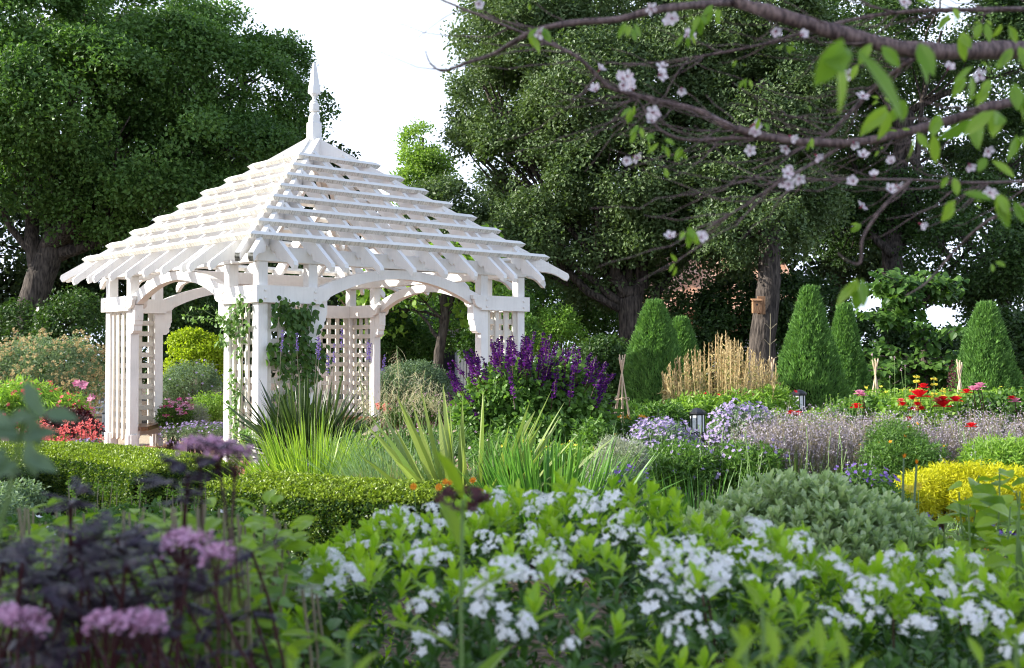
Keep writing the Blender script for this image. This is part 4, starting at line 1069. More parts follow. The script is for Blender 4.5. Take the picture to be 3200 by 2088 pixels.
hedge('clipped box hedge in front of the lime green daylilies', [gp(790, 9.45), gp(900, 9.2), gp(1040, 8.9), gp(1200, 8.7), gp(1400, 8.6)], .85, .58, 40000)
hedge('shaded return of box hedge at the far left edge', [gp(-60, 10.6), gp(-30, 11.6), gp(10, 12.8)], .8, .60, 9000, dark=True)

# ================================================================== MIDDLE BEDS
def clump(name, label, cat, px, base_py, d, n, Lr, Wd, lean, droop, rad, mat, st=6, fl=None, z0=0.0, **kw):
    c = at(px, base_py, d); c[2] = z0
    root = thing(name, label, cat, c); g = Geo()
    blades(g, c, n, Lr, Wd, lean, droop, rad, st, **kw); g.build('blade', mat, root)
    return root, c
clump('flax_plant', 'bronze green New Zealand flax fanning out at the foot of the near pier', 'flax', 960, 1370, 12.6, 300, (.6, 1.05), .036, (.05, 1.35), .10, .22, M['flax_dark'], tint=(0, .8), z0=.42)
clump('flax_plant', 'large olive striped flax with upright sword leaves in the middle of the bed', 'flax', 1465, 1520, 9.3, 62, (0.9, 1.5), 0.07, (.03, .72), .12, .16, M['flax_olive'], st=8)
clump('flax_plant', 'dark green flax under the silvery mauve panicles', 'flax', 2480, 1530, 10.3, 170, (0.5, 0.95), .022, (.1, 1.2), .14, .16, M['flax_dark'])
clump('daylily', 'lime green daylily clump glowing in the sun', 'daylily', 985, 1500, 10.6, 1000, (0.75, 1.25), 0.018, (.05, 1.0), .42, .34, M['daylily'], tint=(.1, 1))
clump('daylily', 'smaller lime daylily clump left of the glowing one', 'daylily', 800, 1480, 10.9, 420, (0.55, 0.95), .016, (.1, 1.1), .5, .26, M['daylily'], tint=(0, .7))
clump('daylily', 'low arching green leaves at the end of the brick path', 'daylily', 720, 1475, 11.4, 220, (0.4, 0.7), .014, (.2, 1.2), .5, .2, M['iris'], tint=(.2, .9))
clump('iris_clump', 'upright green iris fans right of the olive flax', 'iris', 1720, 1560, 8.9, 340, (0.75, 1.15), 0.026, (.02, .6), .22, .36, M['iris'], tint=(.1, 1))
clump('iris_clump', 'second green iris fan between the olive flax and the first fans', 'iris', 1630, 1540, 9.3, 110, (0.7, 1.1), .022, (.02, .6), .2, .2, M['iris'])
clump('agapanthus', 'strap leaved agapanthus clump beside the left bamboo wigwam', 'agapanthus', 1935, 1330, 14.6, 300, (0.7, 1.1), .030, (.15, 1.2), .45, .22, M['fresh'])
clump('iris_clump', 'thin green leaves among the lavender flowers', 'iris', 2190, 1520, 9.6, 260, (0.5, 0.8), .012, (.05, .7), .3, .6, M['iris'])
clump('iris_clump', 'thin blades in front of the silver santolina', 'iris', 2030, 1520, 8.8, 90, (.3, .55), .012, (.05, .7), .3, .45, M['iris'])
clump('sedge_tuft', 'fine brownish sedge in front of the blue green grass', 'grass', 1175, 1530, 9.2, 600, (0.5, 0.8), .005, (.05, .6), .3, .12, M['straw'], st=5, tint=(0, .5))
rt, c = clump('feather_grass', 'blue green giant feather grass with tall oat like plumes', 'grass', 1240, 1520, 9.7, 3400, (0.75, 1.3), .0055, (.05, 1.15), .65, .30, M['fescue'], st=6)
g = Geo(); h = Geo()
for i, (px, py) in enumerate(((1240, 1080), (1235, 1160), (1300, 1140), (1200, 1180), (1350, 1170), (1330, 1150), (1160, 1210), (1130, 1200), (1275, 1210), (1390, 1200), (1120, 1120), (1300, 1200), (1210, 1240), (1370, 1190))):
    top = at(px, py, R.uniform(9.4, 9.9)); b = c + np.array([R.uniform(-.2, .2), R.uniform(-.2, .2), .02])
    w_ = wiggle(b, top, 10, .05); tube(g, w_, np.linspace(.0045, .0022, 10), 5, tint=R.random() * .6)
    n = 46; t = rng.random(n) ** .7; s0 = top - (top - w_[6]) * (t * .5)[:, None]
    a = rng.random(n) * 6.28; e = s0 + np.stack([np.cos(a) * .10, np.sin(a) * .10, -rng.uniform(.02, .16, n)], 1) * rng.uniform(.4, 1.0, n)[:, None] + np.array([R.uniform(-.03, .03), 0, 0])
    hairs(h, s0, e, .0022, rng.random(n), .18)
    leaves(h, e, rdir(n) * .4 + [0, 0, -1], rdir(n), .022, .004, tint=rng.random(n))
g.build('stem', M['green_stem'], rt); h.build('plume', M['straw_pale'], rt)

def spires(name, label, cat, spots, d, fm, h_fl, r_fl, n_fl, sz, base_py=None, stem='green_stem', lean=0.0, group=None, stem_r=.005, leafy=None, dz=.4):
    g, h = Geo(), Geo(); c0 = at(spots[0][0], 1400, d); c0[2] = 0
    root = thing(name, label, cat, c0, 0, group)
    lf = Geo()
    for (px, py) in spots:
        dd = d + R.uniform(-dz, dz); top = at(px, py, dd); b = at(px + R.uniform(-25, 25) - lean * (1300 - py) * .3, 1400, dd + R.uniform(-.1, .1)); b[2] = .02
        w_ = wiggle(b, top, 9, .04); tube(h, w_, np.linspace(stem_r, stem_r * .5, 9), 5)
        ax = unit(w_[-1] - w_[-3]); n = n_fl; t = rng.random(n)
        q = top - ax * (t * h_fl)[:, None] + rdir(n) * (r_fl * (.35 + .65 * t))[:, None]
        leaves(g, q, rdir(n) + [0, 0, .3], rdir(n), sz, sz * .6, tint=rng.random(n))
        if len(spots) <= 12:
            g.build('flower_spike', M[fm], root); h.build('stem', M[stem], root); g, h = Geo(), Geo()
        if leafy:
            m = leafy[1]; t = rng.random(m); q = top - (top - b) * (.12 + .85 * t)[:, None]; a = rng.random(m) * 6.28
            leaves(lf, q, np.stack([np.cos(a), np.sin(a), rng.uniform(-.3, .8, m)], 1), np.tile([0, 0, 1.], (m, 1)) + rdir(m) * .4, leafy[2], leafy[3], 'oval', droop=.2, tint=rng.random(m))
    if len(spots) > 12: g.build('flower_spike', M[fm], root); h.build('stem', M[stem], root)
    if leafy: lf.build('foliage', M[leafy[0]], root)
    return root
spires('purple_spire_flower', 'tall thin stems with violet spikes rising out of the dark flax', 'flower', [(884, 1035), (928, 1040), (995, 1050), (1045, 1075), (1068, 1030), (1150, 1062), (1157, 1075), (1024, 1110), (1000, 1065), (1202, 1110)], 12.4, 'violet_fl', .20, .016, 60, .020, stem='pale_stem')

# purple salvia shrub: leafy mound with dark purple wands
sv = S_('salvia_shrub', 'big bushy salvia with deep purple flower wands beside the right pier', 'shrub', [pb(1600, 1250, 13.4, 140, 110, .65), pb(1740, 1230, 13.6, 120, 110, .6), pb(1500, 1310, 13.2, 80, 90, .5), pb(1830, 1300, 13.4, 90, 90, .5), pb(1650, 1370, 13.0, 180, 80, .6)],
        900, 20, .19, .085, .045, M['mid'], kind='oval', stems=24, stem_mat='green_stem', spread=1.0, tb=(.3, 1))
g = Geo(); h = Geo()
wands = []
for i in range(150):
    px = R.uniform(1400, 1920); lo_ = 1030 + 70 * ((px - 1650) / 260) ** 2 * 1.6
    py = lo_ + abs(R.gauss(0, 1)) * 75
    if R.random() < .25: py = R.uniform(lo_, 1390)
    top = at(px, py, R.uniform(12.7, 13.9)); lean_ = (px - 1650) / 260 * .5 + R.uniform(-.25, .25)
    L_ = R.uniform(.14, .36); ax = unit(np.array([lean_, R.uniform(-.3, .2), 1.0])); b = top - ax * L_
    tube(h, wiggle(b - ax * .12, top, 6, .1), .004, 4)
    n = int(60 * L_ / .25); t = rng.random(n); q = b + ax * (t * L_)[:, None]; a = rng.random(n) * 6.28
    D = np.stack([np.cos(a), np.sin(a), .3 - .3 * t], 1)
    leaves(g, q, D, rdir(n), .052 * (1 - .5 * t), .022, tint=np.clip(.75 - .7 * t + rng.normal(size=n) * .2, 0, 1))
g.build('flower_spike', M['purple_fl'], sv); h.build('stem', M['maroon'], sv)

S_('santolina', 'fine silver grey santolina mound', 'shrub', [pb(1915, 1430, 10.2, 55, 60, .22), pb(1965, 1440, 10.1, 55, 55, .22), pb(1890, 1480, 10, 60, 45, .2)], 300, 44, .085, .05, .007, M['grey'], spread=1.3, up=.2)
S_('verbena', 'wispy purple verbena in front of the santolina', 'flower clump', [pb(1940, 1525, 9.0, 90, 40, .3)], 90, 20, .1, .05, .01, M['greygreen'], fl=('violet_fl', 60, .022, 'open'), stems=16, stem_mat='green_stem')
# lavender flowered borage bed
for (px, py, d, rx, ry, n, lab) in ((2065, 1395, 11.6, 95, 55, 260, 'mass of pale lavender star flowers left of the nearer lantern'), (2315, 1350, 12.0, 80, 70, 260, 'lavender flowered bushy plants between the two lanterns'), (2330, 1460, 10.6, 110, 60, 230, 'green plants with few mauve flowers under the lavender mass'), (2120, 1460, 10.6, 120, 60, 230, 'leafy plants below the lavender star flowers')):
    S_('borage_plant', lab, 'flower clump', [pb(px, py, d, rx, ry, .5)], n, 20, .15, .06, .020, M['greygreen' if n == 260 else 'mid'], fl=('lav_fl', int(n * (2.6 if n == 260 else .5)), .024, 'open'), stems=20, stem_mat='green_stem', spread=1.2)
S_('orange_pea_flower', 'small plant with orange and yellow flowers behind the santolina', 'flower clump', [pb(1975, 1345, 13.2, 60, 28, .25)], 110, 18, .1, .05, .02, M['mid'], fl=('orange_fl', 26, .04, 'open'), stems=6)
# tan dried stalks
tn = thing('dry_stalk_clump', 'broad clump of tan upright stalks with dry leaves and narrow seed heads', 'plant', at(2260, 1290, 16.3) * [1, 1, 0])
g = Geo(); h = Geo(); lf = Geo()
for i in range(210):
    u = R.random(); px = 2060 + 375 * u + R.uniform(-8, 8); env = 1035 + 95 * abs(u - .52) ** 1.3 * 3.2
    py = env + abs(R.gauss(0, 1)) * 70; d = R.uniform(15.6, 17); top = at(px, py, d); b = at(px + (2250 - px) * .18 + R.uniform(-12, 12), 1400, d); b[2] = .02
    w_ = wiggle(b, top, 8, .035); tube(g, w_, np.linspace(.008, .004, 8), 5, tint=R.random())
    n = 20; t = rng.random(n) * .30; q = top - (top - b) * t[:, None] * .6 + rdir(n) * .012
    leaves(h, q, rdir(n) * .5 + [0, 0, 1], rdir(n), rng.uniform(.03, .06, n), .010, tint=rng.random(n))
    n = 26; t = rng.uniform(.10, .8, n); q = top - (top - b) * t[:, None]; a = rng.random(n) * 6.28
    leaves(lf, q, np.stack([np.cos(a), np.sin(a), rng.uniform(-1.0, .7, n)], 1), rdir(n) + [0, 0, .5], rng.uniform(.05, .13, n), .016, droop=.3, tint=rng.random(n))
g.build('stalk', M['straw'], tn); h.build('seed_head', M['straw'], tn); lf.build('foliage', M['dryleaf'], tn)
S_('leafy_plant', 'green undergrowth among the feet of the tan stalks', 'plant', [pb(2180, 1290, 15.5, 120, 50, .4), pb(2330, 1290, 15.6, 110, 60, .4), pb(2420, 1260, 16, 60, 50, .4)], 330, 20, .14, .08, .035, M['fresh'], fl=('red_fl', 14, .035, 'open'), stems=8)
# big paddle leaves (tobacco like) behind the nearer lantern
pd = thing('paddle_leaf_plant', 'plant with big upright pale green paddle leaves behind the nearer lantern', 'plant', at(2195, 1300, 15) * [1, 1, 0])
n = 16; a = rng.random(n) * 6.28; c = at(2195, 1300, 15.0); P = np.tile([c[0], c[1], c[2] - .32], (n, 1)) + np.stack([np.cos(a), np.sin(a), rng.uniform(-.5, 1.4, n)], 1) * .09
g = Geo(); leaves(g, P, np.stack([np.cos(a) * .75, np.sin(a) * .5, np.full(n, .9)], 1), np.stack([-np.cos(a) * .6, -np.sin(a) * .6, np.full(n, .6)], 1), rng.uniform(.28, .44, n), .12, 'fine', droop=.15, tint=.6 + .4 * rng.random(n)); g.build('foliage', M['lime' if False else 'fresh'], pd)
g = Geo(); tube(g, [(c[0], c[1], 0), (c[0], c[1], c[2] - .15)], [.018, .012], 6); g.build('stem', M['green_stem'], pd)
sk = thing('dill_stalk', 'single tall branching dry stalk in front of the bird box trunk', 'plant', at(2408, 1250, 17) * [1, 1, 0])
g = Geo(); b = at(2412, 1300, 17); b[2] = 0; w_ = wiggle(b, at(2408, 980, 17), 10, .05); tube(g, w_, np.linspace(.012, .005, 10), 5)
for t in (5, 6, 7, 8): 
    for s in (-1, 1): tube(g, wiggle(w_[t], w_[t] + [s * R.uniform(.08, .14), 0, R.uniform(.06, .12)], 4, .2), .004, 4)
g.build('stem', M['pale_stem'], sk)

# silvery mauve panicle plants
def panicle(label, px, py, d, rx, ry, n):
    c = at(px, py, d); root = thing('flax_lily', label, 'plant', (c[0], c[1], 0), 0, 'hazy mauve panicle plants')
    k = d / FPX; g, h, s_ = Geo(), Geo(), Geo()
    blades(g, (c[0], c[1], 0), int(n * .9), (.4, .8), .010, (.05, .7), .3, rx * k * .9, 5, tint=(0, .7))
    P0 = np.stack([c[0] + rng.uniform(-1, 1, n) * rx * k, c[1] + rng.uniform(-.45, .45, n), np.full(n, .25)], 1)
    P1 = P0 + np.stack([rng.normal(size=n) * .12, rng.normal(size=n) * .1, c[2] - .25 + rng.uniform(-1, .9, n) * ry * k], 1)
    hairs(s_, P0, P1, .006, .5, .06)
    m = 16; q0 = np.repeat(P1, m, 0) - (np.repeat(P1 - P0, m, 0)) * (rng.random(n * m) * .4)[:, None]; q1 = q0 + rdir(n * m) * rng.uniform(.04, .12, n * m)[:, None] + [0, 0, .03]
    hairs(s_, q0, q1, .0028, .5, .05, 3)
    e = np.repeat(q1, 2, 0) + rdir(2 * n * m) * .015
    leaves(h, e, rdir(len(e)), rdir(len(e)), .019, .012, tint=rng.random(len(e)))
    g.build('blade', M['flax_dark'], root); s_.build('stem', M['pale_stem'], root); h.build('seed_head', M['haze_fl'], root)
panicle('hazy mauve panicles just right of the nearer lantern', 2390, 1360, 11.0, 70, 60, 170)
panicle('hazy mauve panicles above the dark flax', 2540, 1345, 11.2, 110, 70, 260)
panicle('hazy mauve panicles behind the pale spiky plant', 2720, 1350, 11.8, 110, 60, 230)
panicle('dense hazy mauve panicles behind the golden shrub', 2930, 1370, 11.4, 130, 70, 300)
panicle('hazy mauve panicles at the right edge', 3130, 1360, 11.2, 100, 80, 240)
S_('fine_leaved_shrub', 'fine leaved green shrub between the panicles and the golden shrub', 'shrub', [pb(2790, 1390, 10.8, 90, 70, .4), pb(2860, 1430, 10.5, 90, 55, .35), pb(2750, 1440, 10.4, 60, 55, .3)], 420, 30, .12, .04, .012, M['mid'], fl=('orange_fl', 12, .02, 'open'))
S_('fine_leaved_shrub', 'light green upright foliage at the right edge above the golden shrub', 'shrub', [pb(3120, 1440, 10.2, 110, 50, .35)], 240, 26, .13, .07, .014, M['fresh'], up=.1)
S_('golden_shrub', 'golden yellow thread leaved shrub, left half', 'shrub', [pb(2880, 1535, 8.7, 75, 60, .28), pb(2960, 1515, 8.8, 75, 60, .28), pb(2850, 1580, 8.5, 60, 50, .25)], 700, 34, .085, .042, .008, M['gold'], spread=.9, up=1.0, core=.6)
S_('golden_shrub', 'golden yellow thread leaved shrub, right half', 'shrub', [pb(3060, 1510, 8.8, 80, 60, .3), pb(3150, 1525, 8.6, 85, 60, .3), pb(3050, 1570, 8.4, 90, 55, .25), pb(3220, 1560, 8.4, 80, 60, .25)], 800, 34, .085, .042, .008, M['gold'], spread=.9, up=1.0, core=.6)
clump('pineapple_lily', 'pale green spiky plant with arching leaves left of the golden shrub', 'plant', 2705, 1500, 9.6, 20, (.3, .62), .034, (.2, 1.25), .45, .04, M['fresh'], st=8, z0=.22)
S_('blue_flowered_plant', 'low plant dotted with tiny blue flowers below the pale spiky plant', 'flower clump', [pb(2690, 1540, 8.4, 80, 55, .3), pb(2760, 1570, 8.2, 60, 45, .25)], 250, 20, .11, .05, .018, M['mid'], fl=('violet_fl', 230, .017, 'open'), stems=12)
yf = thing('yellow_daffodil', 'three small yellow flowers beside the golden shrub', 'flower', at(2850, 1560, 7.6) * [1, 1, 0])
g, h = Geo(), Geo()
for (px, py) in ((2822, 1522), (2846, 1528), (2866, 1518)):
    p = at(px, py, 7.6); petals(g, np.tile(p, (3, 1)), .032, 6, np.tile([0, -1, .3], (3, 1))); tube(h, wiggle([p[0], p[1], 0], p, 5, .05), .003, 5)
g.build('blossom', M['yellow_fl'], yf); h.build('stem', M['green_stem'], yf)
for (px, px2, py, d, lab) in ((2822, 2800, 1432, 5.6, 'left of two tall onion like stalks with yellow tips'), (2862, 2838, 1450, 5.5, 'right of two tall onion like stalks with yellow tips')):
    r_ = thing('onion_stalk', lab, 'plant', at(px2, 1700, d) * [1, 1, 0]); g = Geo(); p = at(px, py, d)
    b = at(px2, 1700, d); b[2] = 0; w_ = wiggle(b, p, 8, .03); tube(g, w_, [.008, .010, .011, .011, .010, .008, .006, .004], 8); g.build('stem', M['greygreen'], r_)
    g = Geo(); leaves(g, np.tile(p, (7, 1)), rdir(7) * .5 + [0, 0, 1], rdir(7), .025, .010, tint=rng.random(7)); g.build('blossom', M['orange_fl'], r_)

# rose bed
def rose(px, py, d, sz, mat):
    """a cupped many petalled rose: returns a mesh in world place"""
    g = Geo(); c = at(px, py, d)
    for i, (tilt, rr, m) in enumerate(((.25, .45, 5), (.65, .75, 6), (1.1, .95, 7), (1.45, 1.0, 7))):
        a = np.arange(m) / m * 6.28 + i * .5 + rng.normal(size=m) * .15
        D = np.stack([np.cos(a) * math.sin(tilt), np.sin(a) * math.sin(tilt), np.full(m, math.cos(tilt))], 1)
        leaves(g, np.tile(c - [0, 0, sz * .3], (m, 1)), D, np.stack([-np.cos(a), -np.sin(a), np.full(m, .5)], 1), sz * rr, sz * .62, 'obov', fold=.2, droop=-.15 + .25 * (i > 2), tint=rng.random(m) * .7 + .15 * i)
    return g
roses = [(2872, 1230, .085, 'red_fl'), (2885, 1205, .05, 'red_fl'), (2945, 1262, .075, 'red_fl'), (2946, 1245, .05, 'red_fl'), (2985, 1247, .06, 'red_fl'), (2850, 1243, .04, 'red_fl'), (2677, 1268, .055, 'red_fl'), (2866, 1262, .04, 'red_fl'), (2928, 1248, .04, 'coral_fl'),
         (2878, 1275, .04, 'red_fl'), (2820, 1262, .04, 'red_fl'), (3020, 1222, .045, 'red_fl'), (3160, 1242, .035, 'red_fl'), (2853, 1277, .04, 'red_fl'), (2490, 1292, .045, 'red_fl'), (2472, 1288, .035, 'red_fl'), (3034, 1328, .04, 'red_fl'), (2815, 1250, .035, 'coral_fl'), (2838, 1306, .035, 'red_fl')]
b1 = S_('rose_bush', 'rose bush with deep red blooms in the middle of the rose bed', 'rose bush', [pb(2900, 1310, 14.4, 130, 55, .5), pb(2800, 1310, 14.6, 110, 50, .5), pb(2960, 1290, 14.6, 90, 45, .45)], 560, 20, .15, .065, .04, M['fresh'], kind='oval', stems=22, stem_mat='green_stem', tb=(0, .9))
b2 = S_('rose_bush', 'rose bush with scattered small red blooms next to the largest cone', 'rose bush', [pb(2700, 1300, 14.8, 90, 45, .4), pb(2610, 1325, 14.6, 50, 36, .4)], 330, 20, .15, .065, .04, M['mid'], kind='oval', stems=14, stem_mat='green_stem')
b3 = S_('rose_bush', 'rose bush with shell pink blooms in front of the last cone', 'rose bush', [pb(3090, 1300, 14.2, 110, 55, .45), pb(3170, 1290, 14.2, 90, 60, .45)], 420, 20, .15, .065, .04, M['mid'], kind='oval', stems=14, stem_mat='green_stem', tb=(0, .8))
for px, py, sz, fm in roses:
    b = b1 if 2760 < px < 3030 else (b2 if px < 2760 else b3); d = 13.6 if px > 2600 else 12
    if py > 1320: d = 11
    rose(px, py, d, sz * 1.6, fm).build('bloom', M[fm], b)
    g = Geo(); p = at(px, py, d); tube(g, wiggle([p[0] + R.uniform(-.1, .1), p[1] + .1, .5], p, 5, .08), .004, 5); g.build('stem', M['green_stem'], b)
for px, py, sz in ((3052, 1212, .05), (3062, 1203, .05), (3040, 1213, .05), (3170, 1250, .05), (2686, 1226, .05), (2695, 1232, .04)):
    b = b3 if px > 3000 else b2
    rose(px, py, 13.6, sz * 1.6, 'pink_fl').build('bloom', M['pink_fl'], b)
    g = Geo(); p = at(px, py, 13.6); tube(g, wiggle([p[0] + .15, p[1] + .1, .6], p, 5, .08), .005, 5); g.build('stem', M['maroon'], b)
# whorled yellow flowers
ph = thing('jerusalem_sage', 'stems ringed with pale yellow whorls among the red roses', 'flower', at(2870, 1300, 14) * [1, 1, 0]); g, h = Geo(), Geo()
for px, tops in ((2863, (1178, 1192, 1222)), (2850, (1222,)), (2870, (1218,)), (2918, (1185, 1202, 1230)), (2945, (1222, 1238)), (2905, (1240,)), (2990, (1238,)), (2866, (1252, 1275))):
    b = at(px, 1360, 13.9); tube(h, wiggle(b, at(px, tops[0] - 8, 13.9), 6, .03), .005, 5)
    for py in tops:
        p = at(px, py, 13.9); n = 34; a = rng.random(n) * 6.28; petals(g, p + np.stack([np.cos(a) * .03, np.sin(a) * .03, rng.uniform(-.01, .012, n)], 1), .016, 3)
g.build('blossom', M['yellow_fl'], ph); h.build('stem', M['green_stem'], ph)
spires('green_spire', 'short pale green seed spires in front of the largest cone', 'plant', [(2580 + 14 * i + R.uniform(-5, 5), 1245 + R.uniform(-15, 25)) for i in range(9)], 13.6, 'fresh', .16, .014, 30, .02)
spires('bronze_shoot', 'tall bronze young rose shoots between the bamboo wigwam and the last cone', 'plant', [(2975, 1130), (2982, 1150), (2968, 1165)], 15.5, 'maroon', .30, .04, 26, .05, stem='maroon')
spires('wiry_verbena', 'thin tall wiry stems with tiny mauve tips beside the middle wigwam', 'flower', [(2725, 1105), (2795, 1115), (2828, 1140), (2780, 1175), (2815, 1150)], 15.6, 'mauve_fl', .03, .015, 14, .015)
S_('leafy_plant', 'sunlit leafy ground layer of the rose bed', 'ground cover', [pb(2780, 1262, 16.6, 130, 26, .4), pb(2950, 1262, 16.8, 130, 26, .4), pb(3110, 1262, 16.6, 110, 26, .4)], 500, 16, .14, .06, .03, M['fresh'], fl=('yellow_fl', 60, .03, 'open'), stems=0)
S_('leafy_plant', 'light green leafy plants around the farther lantern', 'plant', [pb(2410, 1325, 15.5, 60, 38, .4), pb(2560, 1335, 14.5, 60, 35, .35)], 330, 18, .14, .07, .035, M['fresh'], fl=('red_fl', 7, .03, 'open'), stems=8)
S_('leafy_plant', 'leafy plants filling the bed in front of the first cone', 'plant', [pb(2060, 1310, 14.8, 90, 40, .4), pb(1860, 1370, 12, 60, 40, .3)], 300, 18, .14, .07, .03, M['mid'], stems=8)
S_('ground_plants', 'low green plants between the right arch and the flax', 'ground cover', [pb(1350, 1390, 12.4, 160, 30, .5), pb(1560, 1420, 11.6, 120, 40, .5), pb(1120, 1420, 11.6, 110, 40, .4)], 420, 18, .12, .06, .02, M['mid'], stems=0, fl=('mauve_fl', 50, .018, 'open'))
S_('ground_plants', 'yellowing leaves under the salvia', 'ground cover', [pb(1700, 1450, 11.4, 160, 40, .5)], 230, 16, .13, .07, .03, M['fresh'], stems=6, fl=('yellow_fl', 40, .03, 'open'))
# orange daisies
def daisies(label, spots, d, sz=.024, cat='flower'):
    root = thing('orange_daisy', label, cat, at(spots[0][0], 1700, d) * [1, 1, 0]); h = Geo()
    for px, py in spots:
        p = at(px, py, d); g = Geo(); petals(g, np.tile(p, (2, 1)), sz, 9, np.tile([0, -.6, .8], (2, 1)), asp=.4, cup=.1); g.build('bloom', M['orange_fl'], root)
        tube(h, wiggle([p[0] + R.uniform(-.04, .04), d + .05, max(0, p[2] - .35)], p, 5, .05), .002, 4)
    h.build('stem', M['green_stem'], root)
daisies('small orange daisies peeping over the white flowered bush', [(1293, 1520), (1372, 1522), (1392, 1505), (1408, 1507), (1478, 1500), (1500, 1535), (1512, 1540), (1492, 1532)], 6.0)
daisies('orange daisies growing beside the flagstones at the right', [(3035, 1722), (3078, 1728), (3045, 1757), (3030, 1760), (3070, 1768), (3075, 1783), (3100, 1783), (3130, 1755), (3165, 1757), (3140, 1770), (3095, 1735)], 5.2, .026)
S_('purple_ground_flower', 'violet ground flowers at the edge of the flagstones', 'ground cover', [pb(3100, 1705, 7.0, 55, 18, .25), pb(2890, 1660, 7.8, 25, 12, .15)], 70, 14, .07, .035, .015, M['greygreen'], fl=('violet_fl', 120, .018, 'open'), stems=0)

# climbing vine on the near pier
vn = thing('climbing_vine', 'leafy climbing vine on the near pier with a light tendril reaching left', 'vine', (-3.2, 14.75, 0))
ct, sn = math.cos(GR), math.sin(GR)
def gl(u, v, z): return np.array([GZ[0] + u * ct - v * sn, GZ[1] + u * sn + v * ct, z + PL])
g, h = Geo(), Geo()
def vleaf(P, out, L0=.075, tint=(.0, .6)):
    n = len(P); D = unit(np.array([0, 0, -1.0]) + rdir(n) * .9 + out * .3); N = unit(np.tile(out, (n, 1)) + rdir(n) * .5 + [0, 0, .3])
    leaves(g, P, D, N, L0 * rng.uniform(.6, 1.3, n), L0 * .75, 'heart', fold=.1, droop=.2, tint=rng.uniform(*tint, n))
oR = np.array([sn, -ct, 0]); oL = np.array([-ct, -sn, 0])                     # outward of right face, left face
ctrsR = [(-2.0, 2.05, .20, 55), (-1.85, 1.95, .22, 70), (-1.7, 1.85, .20, 60), (-1.75, 1.6, .22, 75), (-1.6, 1.5, .22, 70), (-2.05, 1.55, .16, 40), (-1.95, 1.3, .18, 45), (-1.65, 1.2, .20, 55), (-1.8, 1.0, .16, 32), (-2.0, .85, .14, 26), (-1.65, .8, .12, 18), (-2.1, .55, .14, 26), (-2.0, .3, .16, 30), (-1.6, 2.0, .15, 30), (-1.45, 1.45, .15, 35)]
for u, z, r, n in ctrsR:
    vleaf(np.stack([gl(u + a, -A - .04 - abs(b) * .5, z + c) for a, b, c in rng.normal(size=(n, 3)) * r * .5]), oR, .085, (0, .45))
ctrsL = [(-2.0, 2.1, .16, 45), (-1.85, 1.95, .17, 55), (-1.75, 1.75, .15, 40), (-2.05, 1.8, .12, 30), (-1.55, 1.9, .15, 36), (-1.5, 1.65, .12, 22), (-1.95, 1.5, .1, 18), (-1.8, 1.15, .12, 26), (-1.85, .95, .12, 30), (-1.8, .75, .13, 34), (-1.9, .55, .13, 34), (-2.05, .35, .14, 34), (-1.85, .3, .12, 26), (-2.2, .45, .12, 24)]
for v, z, r, n in ctrsL:
    vleaf(np.stack([gl(-A - .04 - abs(b) * .5, v + a, z + c) for a, b, c in rng.normal(size=(n, 3)) * r * .5]), oL, .07, (.2, 1))
for (p, q) in ((gl(-A - .03, -1.95, .02), gl(-A - .03, -1.85, 2.1)), (gl(-1.9, -A - .03, .0), gl(-1.75, -A - .03, 2.1)), (gl(-1.65, -A - .03, .8), gl(-1.6, -A - .03, 1.9))):
    tube(h, wiggle(p, q, 12, .12), .007, 5)
for (px, py) in ((600, 960), (605, 1000), (575, 985), (640, 945)):
    w_ = wiggle(gl(-A - .05, -1.6, 1.9), at(px, py, 14.9), 9, .16); tube(h, w_, .0035, 4)
    n = 12; P = w_[rng.integers(2, 9, n)] + rdir(n) * .03; vleaf(P, oL, .055, (.7, 1))
g.build('foliage', M['vine'] if 'vine' in M else M['mid'], vn); h.build('stem', M['green_stem'], vn)
dv = thing('bare_vine', 'bare twisted woody vine climbing over the back pier', 'vine', at(1100, 1300, 21.3) * [1, 1, 0])
g = Geo(); b = at(1104, 1300, 21.6); b[2] = 0
w_ = wiggle(b, at(1095, 930, 21.4), 12, .05); tube(g, w_, np.linspace(.035, .025, 12), 7, .08)
for e in ((1068, 905), (1112, 915), (1060, 935), (1110, 890), (1090, 880)): tube(g, wiggle(w_[-1 if e[1] < 930 else -2], at(*e, 21.3), 6, .35), .014, 5, .1)
g.build('stem', M['twig'], dv)

def in_path(x, y):
    return (x - GZ[0]) ** 2 + (y - GZ[1]) ** 2 < 3.7 ** 2
g, h = Geo(), Geo()
for i in range(900):
    d = R.uniform(8.6, 16.5); px = R.uniform(1050, 3300); x, y = (px - 1600) * d / FPX, d
    if in_path(x, y) or (px < 1500 and d < 9.6): continue
    blades(g, (x, y, 0), 12, (.18, .52), .007, (.05, 1.0), .4, .12, 5, tint=(.1, 1))
    if R.random() < .55:
        m = 14; P_ = np.array([x, y, .12]) + rng.normal(size=(m, 3)) * [.12, .12, .10]; P_[:, 2] = np.abs(P_[:, 2])
        foliage_at(h, P_, unit(rdir(m) + [0, 0, 1]), .06, .028, spread=1.1, tint=rng.random(m))
o = g.build('bed_grass', M['fescue']); o['kind'] = 'stuff'; o['label'] = 'thin grass blades running through the flower beds'
o = h.build('bed_leaves', M['fresh']); o['kind'] = 'stuff'; o['label'] = 'small weeds and leaves on the soil of the flower beds'
